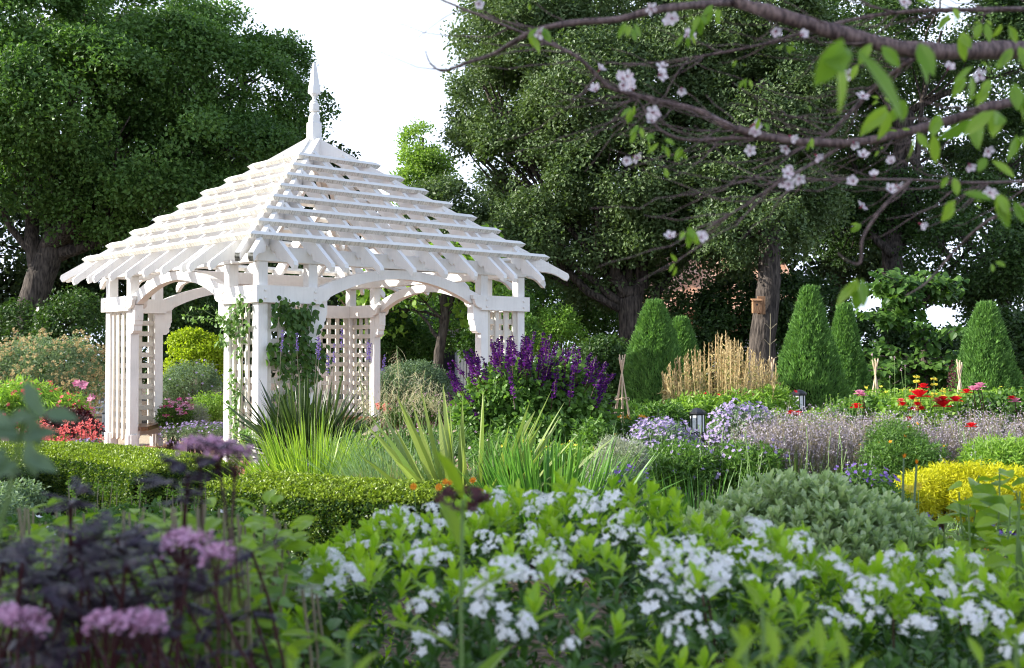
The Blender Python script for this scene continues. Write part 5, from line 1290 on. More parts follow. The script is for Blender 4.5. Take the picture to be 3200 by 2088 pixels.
# taller wisps mixed into the right hand bed
g, h = Geo(), Geo()
for i in range(240):
    d = R.uniform(9.8, 13.5); px = R.uniform(1960, 3250); x = (px - 1600) * d / FPX; b = np.array([x, d, 0.]); t = b + [R.uniform(-.15, .15), R.uniform(-.1, .1), R.uniform(.55, .95)]
    w_ = wiggle(b, t, 7, .08); tube(g, w_, .0028, 4); m = 12; q = w_[-1] - [0, 0, 1] * (rng.random((m, 1)) * .22) + rdir(m) * .02
    leaves(h, q, rdir(m) + [0, 0, .6], rdir(m), .022, .009, tint=rng.random(m))
wd = thing('wild_grass_stems', 'scattered tall seeding stems standing through the right hand bed', 'grass', (2, 11.5, 0)); g.build('stem', M['green_stem'], wd); o = h.build('seed_head', M['haze_fl'], wd); o['kind'] = 'stuff'

# ================================================================== FOREGROUND
# --- white flowered evergreen bush: a long low mound
def flower_cluster_mesh():
    g = Geo(); n = 12
    a = rng.random(n) * 6.28; e = rng.uniform(.15, 1.45, n); r = .040
    P = np.stack([r * np.cos(a) * np.cos(e) * 1.15, r * np.sin(a) * np.cos(e) * 1.15, r * np.sin(e) * .7], 1)
    face = unit(P + [0, 0, .01]); N = unit(face + rdir(n) * .35); U = unit(np.cross(N, rdir(n))); V_ = np.cross(N, U)
    for j in range(5):
        t = 2 * math.pi * j / 5
        leaves(g, P, U * math.cos(t) + V_ * math.sin(t) + N * .22, N, .0135, .0085, 'obov', fold=-.08, droop=.25, tint=rng.random(n))
    return g
def eye_mesh(): 
    g = Geo(); n = 30; a = rng.random(n) * 6.28; e = rng.uniform(.1, 1.4, n)
    leaves(g, np.stack([.033 * np.cos(a) * np.cos(e), .033 * np.sin(a) * np.cos(e), .024 * np.sin(e)], 1), rdir(n) + [0, 0, 1.5], rdir(n), .010, .002, tint=.5)
    return g
PROTO = []; PG = []
for i in range(5):
    g = flower_cluster_mesh(); PG.append((np.concatenate(g.v), np.concatenate(g.f[4]), np.concatenate(g.t))); me = g.build('flower_cluster', M['white_fl']); PROTO.append(me)
def put_cluster(root, p, up, sc):
    o = PROTO[R.randrange(len(PROTO))]
    c = bpy.data.objects.new('flower_cluster', o.data); COL.objects.link(c); c.parent = root
    q = Vector(up).to_track_quat('Z', 'Y') @ Matrix.Rotation(R.uniform(0, 6.28), 3, 'Z').to_quaternion()
    c.rotation_mode = 'QUATERNION'; c.rotation_quaternion = q; c.scale = (sc, sc, sc)
    c.location = Vector(p) - root.location

def whorl(g, P, ax, L, Wd, n_l, kind='obov', tint=.5, open_=(.35, 1.25)):
    """leaf rosettes with axis ax at points P"""
    n = len(P); ax = unit(ax); U = unit(np.cross(ax, rdir(n))); V_ = np.cross(ax, U)
    for j in range(n_l):
        a = j * 2.4 + rng.random(n); o = open_[0] + (open_[1] - open_[0]) * (j / max(1, n_l - 1)); o = o + rng.normal(size=n) * .12
        D = (U * np.cos(a)[:, None] + V_ * np.sin(a)[:, None]) * np.sin(o)[:, None] + ax * np.cos(o)[:, None]
        N = ax * np.sin(o)[:, None] - (U * np.cos(a)[:, None] + V_ * np.sin(a)[:, None]) * np.cos(o)[:, None]
        leaves(g, P - ax * (.004 * j), D, N, L * rng.uniform(.75, 1.15, n), Wd, kind, fold=.16, droop=.18, tint=np.clip(tint + rng.normal(size=n) * .18, 0, 1))

def mound_z(x, y, x0, x1, y0, y1, top):
    """height of a lumpy flat topped mound over a rectangle with soft edges"""
    e = lambda t: np.clip(t, 0, 1) ** .27
    f = np.minimum(e((x - x0) / .55), e((x1 - x) / .55)) * np.minimum(e((y - y0) / .55), e((y1 - y) / .45))
    lum = .045 * np.sin(x * 5.1 + 1.2 * np.sin(y * 3.7)) + .04 * np.sin(y * 6.3 + x * 2.1) + .025 * np.sin(x * 13 + y * 9)
    return (top + lum) * f
def bush(name, label, x0, x1, y0, y1, top, n_w, leafL, leafW, n_l, mtop, mdark, split=.55, n_dark=2000, fl=0, cat='shrub', dk=.9, tilt=None, back=False):
    root = thing(name, label, cat, ((x0 + x1) / 2, (y0 + y1) / 2, 0))
    zf = lambda x, y: mound_z(x, y, x0, x1, y0, y1, top) * (1 if tilt is None else tilt(x, y))
    def samp(n):
        x = rng.uniform(x0, x1, n * 2); y = rng.uniform(y0, y1, n * 2); z = zf(x, y)
        h_ = .02; gx = (zf(x + h_, y) - z) / h_; gy = (zf(x, y + h_) - z) / h_
        area = np.sqrt(1 + gx ** 2 + gy ** 2); k = rng.random(n * 2) < np.minimum(1, area / 3.0); k &= z > .25
        nr = unit(np.stack([-gx, -gy, np.ones_like(x)], 1))
        return np.stack([x, y, z], 1)[k][:n], nr[k][:n]
    # old dark leaves below and inside
    P, N = samp(n_dark); P = P - N * rng.uniform(.03, .16, len(P))[:, None]; P[:, 2] -= rng.random(len(P)) * .05
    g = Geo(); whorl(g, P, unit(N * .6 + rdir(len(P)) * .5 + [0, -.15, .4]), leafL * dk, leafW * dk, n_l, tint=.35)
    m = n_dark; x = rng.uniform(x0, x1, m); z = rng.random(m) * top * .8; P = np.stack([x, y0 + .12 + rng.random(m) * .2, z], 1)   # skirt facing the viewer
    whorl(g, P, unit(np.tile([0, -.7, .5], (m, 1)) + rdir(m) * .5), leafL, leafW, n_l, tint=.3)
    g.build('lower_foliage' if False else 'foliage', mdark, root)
    P, N = samp(n_w); top_i = rng.random(len(P)) < split * (1 if not back else .35 + .65 * np.clip((P[:, 1] - 2.4) / 1.0, 0, 1))
    P = P[top_i]; N = N[top_i]; P = P + N * rng.uniform(-.02, .05, len(P))[:, None]
    g = Geo(); whorl(g, P, unit(N * .5 + rdir(len(P)) * .25 + [0, 0, .7]), leafL, leafW, n_l, tint=.55, open_=(.2, 1.05))
    g.build('shoot_tip', mtop, root)
    g = Geo()
    for i in range(24):
        x, y = R.uniform(x0 + .2, x1 - .2), R.uniform(y0 + .2, y1 - .2); z = float(zf(x, y))
        tube(g, wiggle((x + R.uniform(-.15, .15), y + .1, 0), (x, y, max(.1, z - .05)), 6, .1), .003, 5)
    g.build('stem', M['twig'], root)
    return root, zf
zf = None
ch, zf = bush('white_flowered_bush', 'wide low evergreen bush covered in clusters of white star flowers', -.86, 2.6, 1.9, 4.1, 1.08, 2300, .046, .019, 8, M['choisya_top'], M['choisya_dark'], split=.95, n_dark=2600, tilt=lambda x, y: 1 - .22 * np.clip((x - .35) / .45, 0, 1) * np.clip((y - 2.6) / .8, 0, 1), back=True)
# flower clusters where the photograph shows them (columns, rows read off the picture), laid on the mound
CL = '865,1668 940,1672 1010,1640 1045,1655 1100,1672 1065,1600 1180,1670 1210,1600 1245,1595 1260,1655 1300,1680 1330,1640 1380,1620 1425,1610 1400,1700 1470,1645 1520,1600 1545,1600 1580,1620 1560,1560 1600,1580 1630,1625 1690,1600 1720,1610 1750,1590 1800,1650 1690,1660 1660,1690 1860,1620 1880,1640 1930,1680 2000,1700 1960,1640 1900,1600 1130,1730 1165,1745 1200,1760 1020,1790 1060,1800 990,1810 1010,1760 1330,1760 1370,1770 1310,1790 1510,1720 1560,1735 1500,1760 1640,1740 1690,1770 1720,1800 1750,1740 1800,1730 1850,1760 1770,1790 1900,1700 1580,1820 1620,1830 1550,1840 1660,1860 1480,1870 1510,1890 1540,1880 1500,1930 1770,1860 1800,1870 960,1850 920,1870 880,1840 835,1910 850,1890 1060,1850 1100,1820 960,1890 1310,1940 1340,1930 1620,1990 1600,2030 1650,2010 1350,2050 1370,2030 1780,2080 2060,1760 2100,1780 2140,1760 2190,1770 2160,1810 2220,1830 2260,1820 2110,1840 2080,1870 2040,1850 2250,1870 2230,1900 2180,1850 2320,1790 2340,1860 2060,1920 2120,2010 2160,2000 2200,2030 2090,2040 2340,1700 2370,1720 2400,1700 2540,1660 2560,1690 2620,1730 2500,1740 2600,1770 2560,1800 2640,1820 2700,1860 2740,1880 2650,1900 2760,1790 2800,1800 2680,1940 2720,1970 2600,1980 2640,2000 2950,1800 2980,1780 3030,1800 2900,1850 3060,1860 2980,1900 2940,1960 3000,1980 3060,1950 3100,1990 2880,1990 2850,2010 3140,2050 2430,1880 2460,1830 2500,1870 2380,1790'
def on_mound(px, py):
    """where the line of sight through this photo position meets the bush"""
    for d in np.linspace(1.5, 4.2, 180):
        p = at(px, py, d)
        if p[2] <= zf(p[0], p[1]): return p
    return None
cnt = 0
SPOTS = [tuple(map(int, s.split(','))) for s in CL.split()]
SPOTS.sort(key=lambda s: -s[1] + R.uniform(-90, 90)); REST = Geo()
for sx_ in SPOTS:
    for rep in range(1 if R.random() < .8 else 2):
        p = on_mound(sx_[0] + R.uniform(-28, 28), sx_[1] + R.uniform(-16, 16) + (18 if rep else 0))
        if p is None: continue
        p = p + [0, -.01, .035]; cnt += 1
        if cnt <= 100: put_cluster(ch, p, (R.uniform(-.3, .3), R.uniform(-.6, -.1), 1), R.uniform(.45, .7))
        else:
            V_, F_, T_ = PG[R.randrange(5)]; a = R.uniform(0, 6.28); sc = R.uniform(.55, .85); tl = R.uniform(.1, .5)
            rz_ = np.array([[math.cos(a), -math.sin(a), 0], [math.sin(a), math.cos(a), 0], [0, 0, 1]]); rx_ = np.array([[1, 0, 0], [0, math.cos(tl), -math.sin(tl)], [0, math.sin(tl), math.cos(tl)]])
            REST.add((V_ * sc) @ (rx_ @ rz_).T + p, F_, T_)
# smaller half hidden clusters read as one mass
g = REST
for i in range(60):
    s0 = SPOTS[R.randrange(len(SPOTS))]; p = on_mound(s0[0] + R.gauss(0, 45), s0[1] + R.gauss(0, 25))
    if p is None: continue
    m = R.randrange(3, 8); q = p + rdir(m) * [.035, .035, .015] + [0, 0, .03]; petals(g, q, .014, 5, np.tile([0, -.4, .9], (m, 1)))
o = g.build('flower_cluster', M['white_fl'], ch); o['kind'] = 'stuff'
for o in PROTO: bpy.data.objects.remove(o)

# --- cream edged evergreen band behind it
bush('variegated_shrub', 'grey green cream edged shrub band behind the white flowered bush', .5, 1.85, 4.2, 5.3, 1.0, 3000, .050, .021, 9, M['variegated'], M['variegated'], split=1.0, n_dark=500, dk=1.0)
bush('variegated_shrub', 'cream edged shrub left of the golden one, lower than its neighbour', 1.15, 1.95, 4.9, 6.0, .82, 600, .05, .021, 9, M['variegated'], M['greygreen'], split=.95, n_dark=260)

# --- bright shoots right in front of the lens
def shoot(label, px, top, d, n_l, L, Wd, mat='nearleaf', lean=0, name='leafy_shoot', spread=.5, bottom=.35):
    p = at(px, top, d); root = thing(name, label, 'plant', (p[0] - lean, p[1], 0)); g, h = Geo(), Geo()
    b = np.array([p[0] - lean, p[1] + .03, 0]); w_ = wiggle(b, p, 10, .03); tube(h, w_, np.linspace(.005, .003, 10), 6)
    t = np.linspace(bottom, 1, n_l) if n_l > 1 else np.array([1.]); P = np.stack([np.interp(t * 9, np.arange(10), w_[:, i]) for i in range(3)], 1)
    a = np.arange(n_l) * 2.4 + R.random() * 6; up_ = .25 + .9 * t ** 3
    D = np.stack([np.cos(a), np.sin(a) * .8, up_], 1); N = np.stack([-np.cos(a) * up_, -np.sin(a) * up_, np.ones(n_l)], 1)
    leaves(g, P, D, N, L * (1.1 - .45 * t ** 2) * rng.uniform(.85, 1.1, n_l), Wd * (1.1 - .35 * t), 'fine', fold=.18, droop=.22, tint=np.clip(.35 + .5 * t + rng.normal(size=n_l) * .1, 0, 1))
    g.build('foliage', M[mat], root); h.build('stem', M['green_stem'], root)
    return root
shoot('bright green leaf rosette at the bottom edge left of centre', 1090, 2000, 1.25, 12, .075, .020, bottom=.8)
shoot('small light green shoot at the bottom, left of the other rosette', 930, 2060, 1.3, 9, .06, .018, bottom=.8)
for i, (px, py, d) in enumerate(((2380, 1900, 1.5), (2330, 2000, 1.42), (2470, 2010, 1.4), (2560, 2040, 1.38), (2640, 2060, 1.4), (2290, 2070, 1.36), (2420, 2060, 1.3))):
    shoot(['tallest bright green shoot rising at the bottom right of centre', 'green shoot just left below the tallest bottom one', 'green shoot just right below the tallest bottom one', 'fourth green shoot along the bottom edge', 'short green shoot at the bottom edge right of the cluster', 'lowest left shoot of the bottom edge cluster', 'lowest middle shoot of the bottom edge cluster'][i], px, py, d, 13, .075, .019, bottom=.82)
for i, (px, py, d) in enumerate(((3170, 1990, 1.6), (3060, 2070, 1.5))):
    shoot(['bright shoot in the bottom right corner', 'small shoot left of the corner one at the bottom right'][i], px, py, d, 12, .07, .02, bottom=.82)
shoot('tall milkweed like stem with long leaves standing before the white bush', 1447, 1560, 1.75, 11, .17, .030, bottom=.42)
g = Geo()
mw = [o for o in S.objects if o.get('label', '').startswith('tall milkweed')][0]
p = at(1447, 1560, 1.75); q = p + rdir(26) * [.035, .03, .016]; petals(g, q, .012, 4); g.build('flower_head', M['maroon'], mw)

# --- light green shrub on the left, in front of the hedge
def leafy_stems(label, n, xr, yr, dr, L, Wd, mat, smat, per=15, name='leafy_shrub', kind='fine', z_low=.25, cat='shrub', leanx=0):
    root = thing(name, label, cat, at((xr[0] + xr[1]) / 2, 1700, sum(dr) / 2) * [1, 1, 0]); g, h = Geo(), Geo()
    for i in range(n):
        d = R.uniform(*dr); px = R.uniform(*xr); p = at(px, R.uniform(*yr), d); b = np.array([p[0] + R.uniform(-.12, .12), d + R.uniform(-.1, .1), 0])
        w_ = wiggle(b, p, 10, .05); tube(h, w_, np.linspace(.007, .003, 10), 6)
        t = rng.uniform(z_low, 1, per); P = np.stack([np.interp(t * 9, np.arange(10), w_[:, k]) for k in range(3)], 1); a = rng.random(per) * 6.28
        off = np.stack([np.cos(a), np.sin(a), np.zeros(per)], 1) * (rng.random(per) * .07)[:, None]
        leaves(g, P + off, np.stack([np.cos(a), np.sin(a), rng.uniform(-.2, .8, per)], 1), unit(rdir(per) * .5 + [0, -.2, 1]), L * rng.uniform(.6, 1.15, per), Wd * rng.uniform(.8, 1.1, per), kind, fold=.12, droop=.25, tint=np.clip(.05 + .8 * t + rng.normal(size=per) * .15, 0, 1))
    g.build('foliage', M[mat], root); h.build('stem', M[smat], root); return root
leafy_stems('light green leafy shrub with pale stems at the left of the white flowers', 30, (740, 900), (1560, 1800), (2.5, 3.3), .062, .040, 'nearleaf', 'pale_stem', 26, z_low=.45)
leafy_stems('broad bank of light green foliage behind the dark elder', 150, (0, 800), (1570, 1880), (2.1, 3.3), .052, .032, 'nearleaf', 'pale_stem', 40, z_low=.4)
leafy_stems('darker lower growth beneath the light green bank', 150, (-60, 1000), (1760, 2060), (2.1, 3.6), .055, .034, 'mid', 'pale_stem', 34, z_low=.15)
S_('white_rose_patch', 'low plants with small white blooms and brown seed heads below the box hedge', 'ground cover', [pb(400, 1710, 6.2, 330, 75, .9), pb(700, 1690, 6.8, 160, 60, .6), pb(80, 1710, 6.4, 160, 70, .6)], 800, 22, .11, .05, .025, M['mid'], fl=('white_fl', 46, .022, 'open'), stems=0, tb=(0, .5))
spires('seed_head_stem', 'thin stems with small brown green seed heads in front of the box hedge', 'plant', [(R.uniform(200, 660), R.uniform(1490, 1620)) for _ in range(44)], 6.6, 'fresh', .05, .016, 16, .018, stem='pale_stem', dz=.6)
S_('herb_tuft', 'blue green herb tuft at the left foot of the hedge', 'plant', [pb(50, 1560, 8.5, 90, 45, .3), pb(0, 1600, 8, 80, 40, .3)], 200, 24, .09, .04, .018, M['greygreen'], stems=8)

# --- right foreground: tall soft stems with lobed leaves
leafy_stems('tall stems with broad soft lobed leaves at the right edge', 9, (2990, 3200), (1470, 1640), (4.0, 4.8), .095, .085, 'nearleaf', 'green_stem', 22, kind='heart', z_low=.4, name='mallow_stem')
leafy_stems('thin stems with small round leaves before the golden shrub', 8, (2820, 3000), (1600, 1720), (4.3, 5.0), .06, .055, 'nearleaf', 'green_stem', 18, kind='heart', z_low=.5, name='mallow_stem')
leafy_stems('dense green leaves filling the right edge beside the orange daisies', 26, (3140, 3260), (1560, 1850), (3.0, 4.2), .08, .05, 'nearleaf', 'green_stem', 22, z_low=.3)

# --- black lace elder close to the lens
el = thing('black_elder', 'blackish purple lace leaved elder with dusty pink umbels, close at the left', 'shrub', at(380, 1800, 1.45) * [1, 1, 0])
g, h = Geo(), Geo()
def lace(P, ax, L):
    """finely cut leaf: a rib with narrow leaflets both sides"""
    ax = unit(ax); n = len(P); side = unit(np.cross(ax, rdir(n) * .35 + [0, 0, 1])); up_ = np.cross(side, ax)
    hairs(g, P, P + ax * L, .0025, .2, .06)
    for t in np.linspace(.15, 1, 7):
        for s in (-1, 1):
            D = side * s * (1 - .4 * t) + ax * .7 - up_ * .12
            leaves(g, P + ax * L * t, D, up_ + rdir(n) * .25, (L * .42 * (1.15 - .6 * t))[:, 0], .0055, 'oval', droop=.25, tint=rng.random(n))
el_pts = []
for i in range(105):
    px = R.gauss(290, 240); py = 1640 + abs(R.gauss(0, 1)) * 250 + abs(px - 430) * .12
    if py > 2200 or px < -120 or px > 1000: continue
    el_pts.append((px, py, R.uniform(1.5, 2.2)))
for (px, py, d) in el_pts:
    p = at(px, py, d); n = 5; a = rng.random(n) * 6.28
    lace(np.tile(p, (n, 1)), np.stack([np.cos(a), np.sin(a), rng.uniform(-.5, .6, n)], 1), rng.uniform(.032, .060, (n, 1)))
    if R.random() < .4: tube(h, wiggle((p[0] + R.uniform(-.15, .15), d + .1, p[2] - .35), p, 6, .08), .0028, 5)
g_, h_ = g, h
# the branch that rises to the uppermost umbel
w_ = wiggle(at(560, 1900, 1.75), at(590, 1480, 1.7), 8, .06); tube(h, w_, np.linspace(.005, .003, 8), 6)
for (px, py) in ((560, 1440), (640, 1480), (600, 1540), (520, 1500), (660, 1430), (700, 1400), (560, 1560), (230, 1560), (200, 1590), (250, 1530)):
    p = at(px, py, 1.7 if px > 400 else 1.75); a = rng.random(5) * 6.28
    lace(np.tile(p, (5, 1)), np.stack([np.cos(a), np.sin(a), rng.uniform(-.3, .4, 5)], 1), rng.uniform(.025, .045, (5, 1)))
tube(h, wiggle(at(225, 1900, 1.8), at(225, 1570, 1.75), 7, .06), .0035, 6)
for (px, py, d, rw) in ((630, 1400, 1.42, .034), (735, 1425, 1.40, .030), (690, 1412, 1.41, .022), (590, 1700, 1.30, .032), (680, 1740, 1.28, .022), (560, 1690, 1.32, .02), (410, 1945, 1.22, .040), (340, 1950, 1.2, .026), (470, 1955, 1.22, .022), (60, 1940, 1.2, .036), (10, 1935, 1.2, .026), (110, 1545 + 420, 1.22, .015)):
    d *= 1.22; rw *= 1.12; p = at(px, py, d); u = Geo(); n = 150
    a = rng.random(n) * 6.28; r_ = rw * rng.random(n) ** .5; q = p + np.stack([r_ * np.cos(a), r_ * np.sin(a) * .8, .014 * (1 - (r_ / rw) ** 2) + .006 * np.sin(a * 3) * r_ / rw + rng.normal(size=n) * .0035], 1)
    petals(u, q, .0042, 5, np.tile([0, -.2, 1.], (n, 1)))
    u.build('umbel', M['mauve_fl'], el)
    for _ in range(12):
        k = rng.integers(0, n); tube(h, wiggle(p - [0, 0, .035], q[k], 4, .1), .0009, 4)
    tube(h, wiggle(p - [R.uniform(-.02, .02), 0, .22], p - [0, 0, .035], 4, .1), .0022, 5)
h.build('stem', M['maroon'], el); g.build('foliage', M['purpleleaf'], el)

# --- soft grey green stalk at the left edge
st = thing('woolly_stalk', 'blurred grey green woolly stalk with drooping leaves at the left edge', 'plant', at(80, 1500, 1.15) * [1, 1, 0])
g, h = Geo(), Geo(); tube(h, wiggle(at(-140, 2300, 1.3), at(95, 1260, 1.15), 9, .05), np.linspace(.004, .002, 9), 6)
for (px, py, dx, dz) in ((120, 1290, -.3, .9), (140, 1290, 1, -.05), (110, 1300, -1, .0), (100, 1300, .2, -1), (60, 1360, -1, .2), (70, 1370, .9, .3), (90, 1380, .3, -1), (40, 1330, -1, .5), (80, 1420, 1, -.4), (60, 1450, -1, -.3), (20, 1400, -.6, -.8)):
    leaves(g, at(px, py, 1.15)[None], np.array([[dx, R.uniform(-.4, .2), dz]]), np.array([[.2, -1, .5]]), .034, .016, 'fine', droop=.35, tint=R.random() * .5)
    leaves(g, at(px + 12, py + 22, 1.17)[None], np.array([[dx * .6 - .3, .3, dz + .3]]), np.array([[.5, -1, .2]]), .026, .013, 'fine', droop=.3, tint=R.random() * .6)
g.build('foliage', M['greygreen'], st); h.build('stem', M['green_stem'], st)

# ================================================================== CHERRY BRANCHES OVERHEAD
ct_ = thing('cherry_tree', 'cherry tree branches hanging in from the upper right with young leaves and pale blossoms', 'tree', (5.5, 3.2, 0))
g = Geo(); DCH = 2.7
tube(g, [(5.5, 3.2, 0), (5.45, 3.2, 1.2), (5.3, 3.15, 2.2), (4.6, 3.0, 2.75)], [.14, .12, .10, .07], 12, .03)
g.build('trunk', M['cherry_bark'], ct_, smooth=True); g = Geo()
def branch(px_list, d, r0, r1, wob=.03):
    P = np.array([at(x, y, d + dd) for x, y, dd in px_list]); m = len(P); t = np.linspace(0, m - 1, 6 * (m - 1) + 1)
    # smooth interpolation
    i0 = np.clip(t.astype(int), 0, m - 2); f = t - i0
    pm = P[np.clip(i0 - 1, 0, m - 1)]; p0 = P[i0]; p1 = P[i0 + 1]; p2 = P[np.clip(i0 + 2, 0, m - 1)]; f = f[:, None]
    Q = .5 * ((2 * p0) + (-pm + p1) * f + (2 * pm - 5 * p0 + 4 * p1 - p2) * f ** 2 + (-pm + 3 * p0 - 3 * p1 + p2) * f ** 3)
    tube(g, Q, np.linspace(r0, r1, len(Q)) * (1 + .06 * rng.normal(size=len(Q))), 9, .04); return Q
BR = [branch([(3900, 150, .3), (3200, 150, .1), (2900, 155, 0), (2650, 105, 0), (2450, 45, 0), (2300, 0, .1), (2120, -60, .2)], DCH, .023, .013),
      branch([(3900, 200, .3), (3200, 310, 0), (3020, 360, 0), (2800, 420, 0), (2650, 445, 0), (2450, 435, 0), (2290, 395, 0), (2190, 345, .1), (2050, 310, .1), (1920, 275, .1), (1870, 235, .1), (1800, 170, .1), (1690, 120, .2), (1540, 60, .2), (1370, -10, .3)], DCH + .1, .013, .0026),
      branch([(2300, 0, .1), (2080, 20, 0), (1930, 55, 0), (1800, 65, 0), (1680, 88, 0), (1600, 130, .05), (1540, 165, .1), (1450, 195, .1), (1385, 218, .1), (1345, 195, .1), (1328, 155, .1)], DCH, .010, .0015),
      branch([(2450, 435, .1), (2300, 430, .1), (2150, 435, .1), (2060, 400, .1), (2010, 330, .1), (1985, 295, .1)], DCH, .006, .0015),
      branch([(2650, 445, .1), (2560, 500, .1), (2450, 560, 0), (2330, 640, 0), (2240, 690, 0), (2080, 745, 0)], DCH, .005, .0012),
      branch([(2900, 155, .1), (2830, 200, .1), (2720, 290, .2), (2640, 370, .2), (2570, 430, .2), (2350, 530, .3)], DCH, .007, .0025),
      branch([(3300, 560, .2), (3050, 570, .1), (2850, 560, .1), (2600, 560, 0), (2450, 555, 0), (2290, 550, 0)], DCH, .004, .0012),
      branch([(2850, 560, 0), (2760, 650, 0), (2700, 740, 0), (2690, 820, 0), (2650, 815, 0), (2620, 790, 0)], DCH - .4, .0035, .0012),
      branch([(3300, 20, .2), (3050, 25, .1), (2850, 30, .1), (2650, 60, .1), (2400, 130, 0), (2200, 170, 0), (1950, 205, 0)], DCH, .007, .0015),
      branch([(3250, 620, .2), (3090, 690, .2), (2980, 790, .3), (2900, 880, .3), (2830, 925, .3)], DCH, .005, .0015),
      branch([(1690, 88, 0), (1570, 60, 0), (1430, 30, .1), (1305, 112, .1)], DCH, .0025, .001)]
tw_ends = []
for i in range(170):
    Q = BR[R.choice([0, 1, 1, 2, 3, 4, 5, 6, 8, 8, 5, 1])]; a = Q[R.randrange(2, len(Q) - 1)]
    if a[0] < 0 and R.random() < .7: continue
    L_ = R.uniform(.12, .5); e = a + np.array([-R.uniform(.3, 1) * L_, R.uniform(-.3, .4) * L_, R.uniform(-.55, .45) * L_])
    w_ = wiggle(a, e, 8, .16, .06); tube(g, w_, np.linspace(.0020, .0007, 8), 5); tw_ends.append(w_)
g.build('branch', M['cherry_bark'], ct_, smooth=True)
# leaves hanging in small groups
def leaf_spray(p, n, L, tint=(.2, 1), hang=.9):
    L = L * .85
    g = Geo(); a = rng.random(n) * 6.28
    D = np.stack([np.cos(a) * .7, np.sin(a) * .5, -hang + rng.normal(size=n) * .35], 1); N = np.stack([rng.normal(size=n) * .5, -np.ones(n) * .8, rng.random(n) * .8], 1)
    P = p + np.stack([np.cos(a) * .008, np.sin(a) * .008, -rng.random(n) * .02], 1)
    leaves(g, P, D, N, L * rng.uniform(.65, 1.15, n), L * .40 * rng.uniform(.85, 1.1, n), 'fine', fold=.14, droop=.18, tint=rng.uniform(*tint, n))
    g.build('leaf_spray', M['cherry_leaf'], ct_)
for (px, py, d, n, L) in ((2660, 110, 1.3, 2, .10), (2600, 130, 1.35, 2, .095), (2745, 110, 1.8, 2, .055), (2870, 110, 1.7, 1, .085), (2850, 130, 1.8, 1, .06), (2790, 310, 1.9, 3, .075), (2840, 300, 2.0, 2, .06), (2860, 400, 2.1, 2, .05), (2920, 400, 2.0, 1, .06), (3060, 340, 1.9, 2, .075),
                          (3130, 330, 1.8, 3, .07), (3170, 260, 1.8, 3, .06), (2960, 350, 2.0, 2, .045), (3000, 90, 2.0, 3, .05), (3080, 40, 2.2, 3, .045), (3150, 60, 2.2, 3, .05), (3040, 230, 2.1, 3, .05), (3110, 240, 2.0, 3, .055), (3180, 400, 2.1, 3, .05), (3000, 600, 1.9, 3, .05), (3110, 600, 1.8, 4, .055), (3160, 610, 1.9, 3, .05),
                          (2980, 530, 2.1, 3, .04), (3090, 490, 2.0, 2, .05), (2690, 870, 1.9, 5, .055), (2150, 695, 2.2, 4, .05), (1690, 80, 2.6, 4, .055), (1650, 90, 2.6, 2, .05), (1970, 60, 2.4, 4, .04), (2190, 40, 2.5, 5, .04), (2150, 90, 2.6, 3, .035), (2240, 10, 2.5, 4, .04), (1985, 320, 2.6, 4, .035), (2000, 380, 2.6, 4, .035), (2070, 430, 2.6, 4, .035),
                          (2380, 360, 2.6, 3, .03), (2540, 420, 2.6, 3, .03), (2340, 230, 2.6, 3, .03), (3060, 180, 2.1, 2, .05), (2700, 180, 2.0, 2, .045), (3180, 130, 2.0, 4, .05), (2980, 20, 2.3, 4, .04), (3100, 800, 2.4, 2, .03), (2020, 410, 2.6, 3, .03), (2140, 435, 2.6, 2, .04)):
    leaf_spray(at(px, py, d), n, L)
for i in range(26):
    w_ = tw_ends[R.randrange(len(tw_ends))]; p = w_[R.randrange(3, 8)]
    leaf_spray(p, R.randrange(2, 4), R.uniform(.018, .032), (.5, 1), .4)
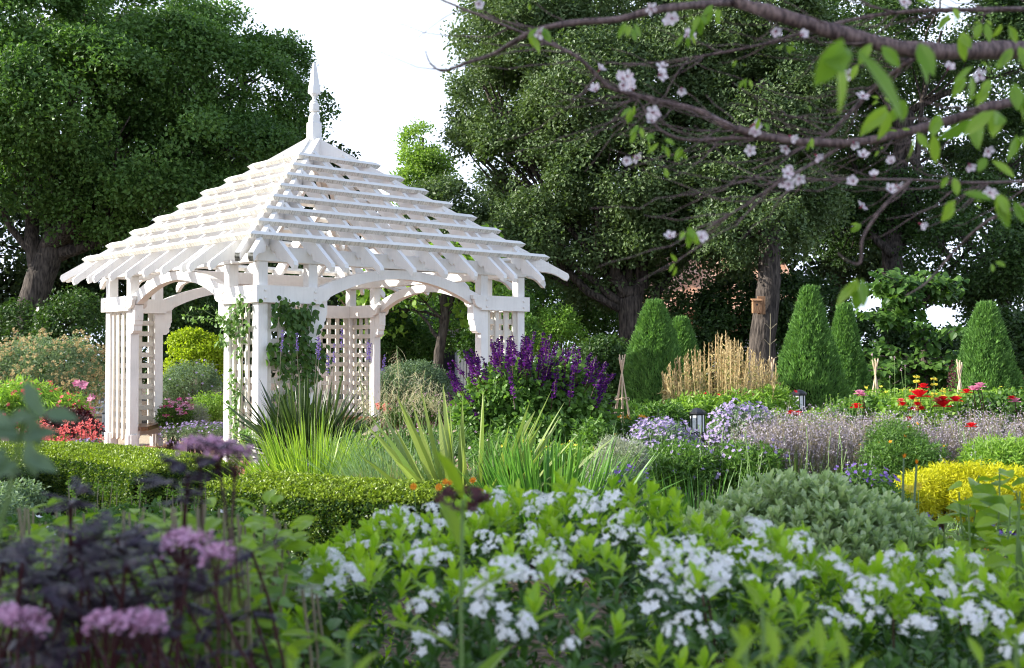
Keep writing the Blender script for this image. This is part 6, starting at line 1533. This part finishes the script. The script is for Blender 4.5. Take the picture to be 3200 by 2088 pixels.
# blossoms
bm = []
for k in range(4):
    g = Geo(); m = 5; a = np.arange(m) / m * 6.28; z0 = np.zeros((m, 3))
    leaves(g, z0, np.stack([np.cos(a), np.sin(a), np.full(m, .15 + .25 * k)], 1), np.stack([-np.cos(a) * .3, -np.sin(a) * .3, np.ones(m)], 1), .0155, .0100, 'obov', fold=.1, droop=-.10, tint=rng.random(m))
    o = g.build('blossom', M['cherry_fl']); bm.append(o)
g = Geo(); n = 12; leaves(g, np.zeros((n, 3)), rdir(n) * .5 + [0, 0, .7], rdir(n), .007, .0012, tint=.5); lathe(g, [(-.006, .0012), (-.002, .0022), (.001, .001)], 6); eye = g.build('blossom_eye', M['cherry_eye'])
BL = [(1495, 5, 1), (1687, 97, 1), (2035, 20, 1), (2100, 60, 2), (2108, 48, 1), (2152, 105, 2), (2160, 112, 1), (1952, 240, 3), (1965, 252, 3), (1980, 262, 2), (1948, 262, 1), (1875, 215, 1), (1863, 278, 1), (2060, 220, 2), (2067, 232, 1), (2132, 275, 1), (2050, 355, 2), (2040, 375, 1), (1960, 500, 1), (1988, 490, 1), (2095, 740, 1), (2200, 735, 2), (2185, 728, 1), (2365, 395, 3), (2355, 405, 2), (2345, 470, 1), (2470, 535, 2), (2455, 572, 2), (2500, 555, 1), (2555, 485, 1), (2460, 460, 1), (2475, 425, 1), (2675, 565, 2), (2672, 445, 1), (2735, 550, 1), (2795, 585, 2), (2695, 645, 1), (2660, 230, 1), (2700, 300, 1), (2510, 105, 1), (2840, 10, 2), (2970, 210, 1), (3065, 230, 1), (3035, 515, 1), (3110, 595, 2), (3090, 468, 1), (2430, 90, 1), (2790, 505, 1), (2880, 700, 1), (2700, 485, 1)]
for px, py, m in BL:
    for j in range(m):
        p = at(px + R.uniform(-14, 14) * (m > 1), py + R.uniform(-12, 12) * (m > 1), DCH + R.uniform(-.15, .1)); s0 = bm[R.randrange(4)]
        c = bpy.data.objects.new('blossom', s0.data); COL.objects.link(c); c.parent = ct_; c.location = Vector(p) - ct_.location
        c.rotation_euler = (math.pi / 2 + R.uniform(-.9, .9), R.uniform(-.6, .6), R.uniform(-.8, .8)); c.scale = (1.1,) * 3
        e = bpy.data.objects.new('blossom_eye', eye.data); COL.objects.link(e); e.parent = c
for o in bm + [eye]: bpy.data.objects.remove(o)

# --- shade tree left of the path (its crown keeps the nearest plants in open shade)
tree('shade_tree', 'tree standing left of the viewer that shades the nearest plants', [(np.array([-15, 2.0, 0]), .3), (np.array([-14.9, 2.0, 3.5]), .25), (np.array([-14.8, 2.0, 6.5]), .2)],
     [(np.array([-15, 1.2, 8.0]), (3.0, 3.0, 3.0)), (np.array([-14.8, 4.2, 7.6]), (2.8, 2.6, 2.9)), (np.array([-15.2, -1.8, 7.6]), (2.6, 2.6, 2.6))], 3000, 30, .45, .24, .17, M['oak_left'], front=1)
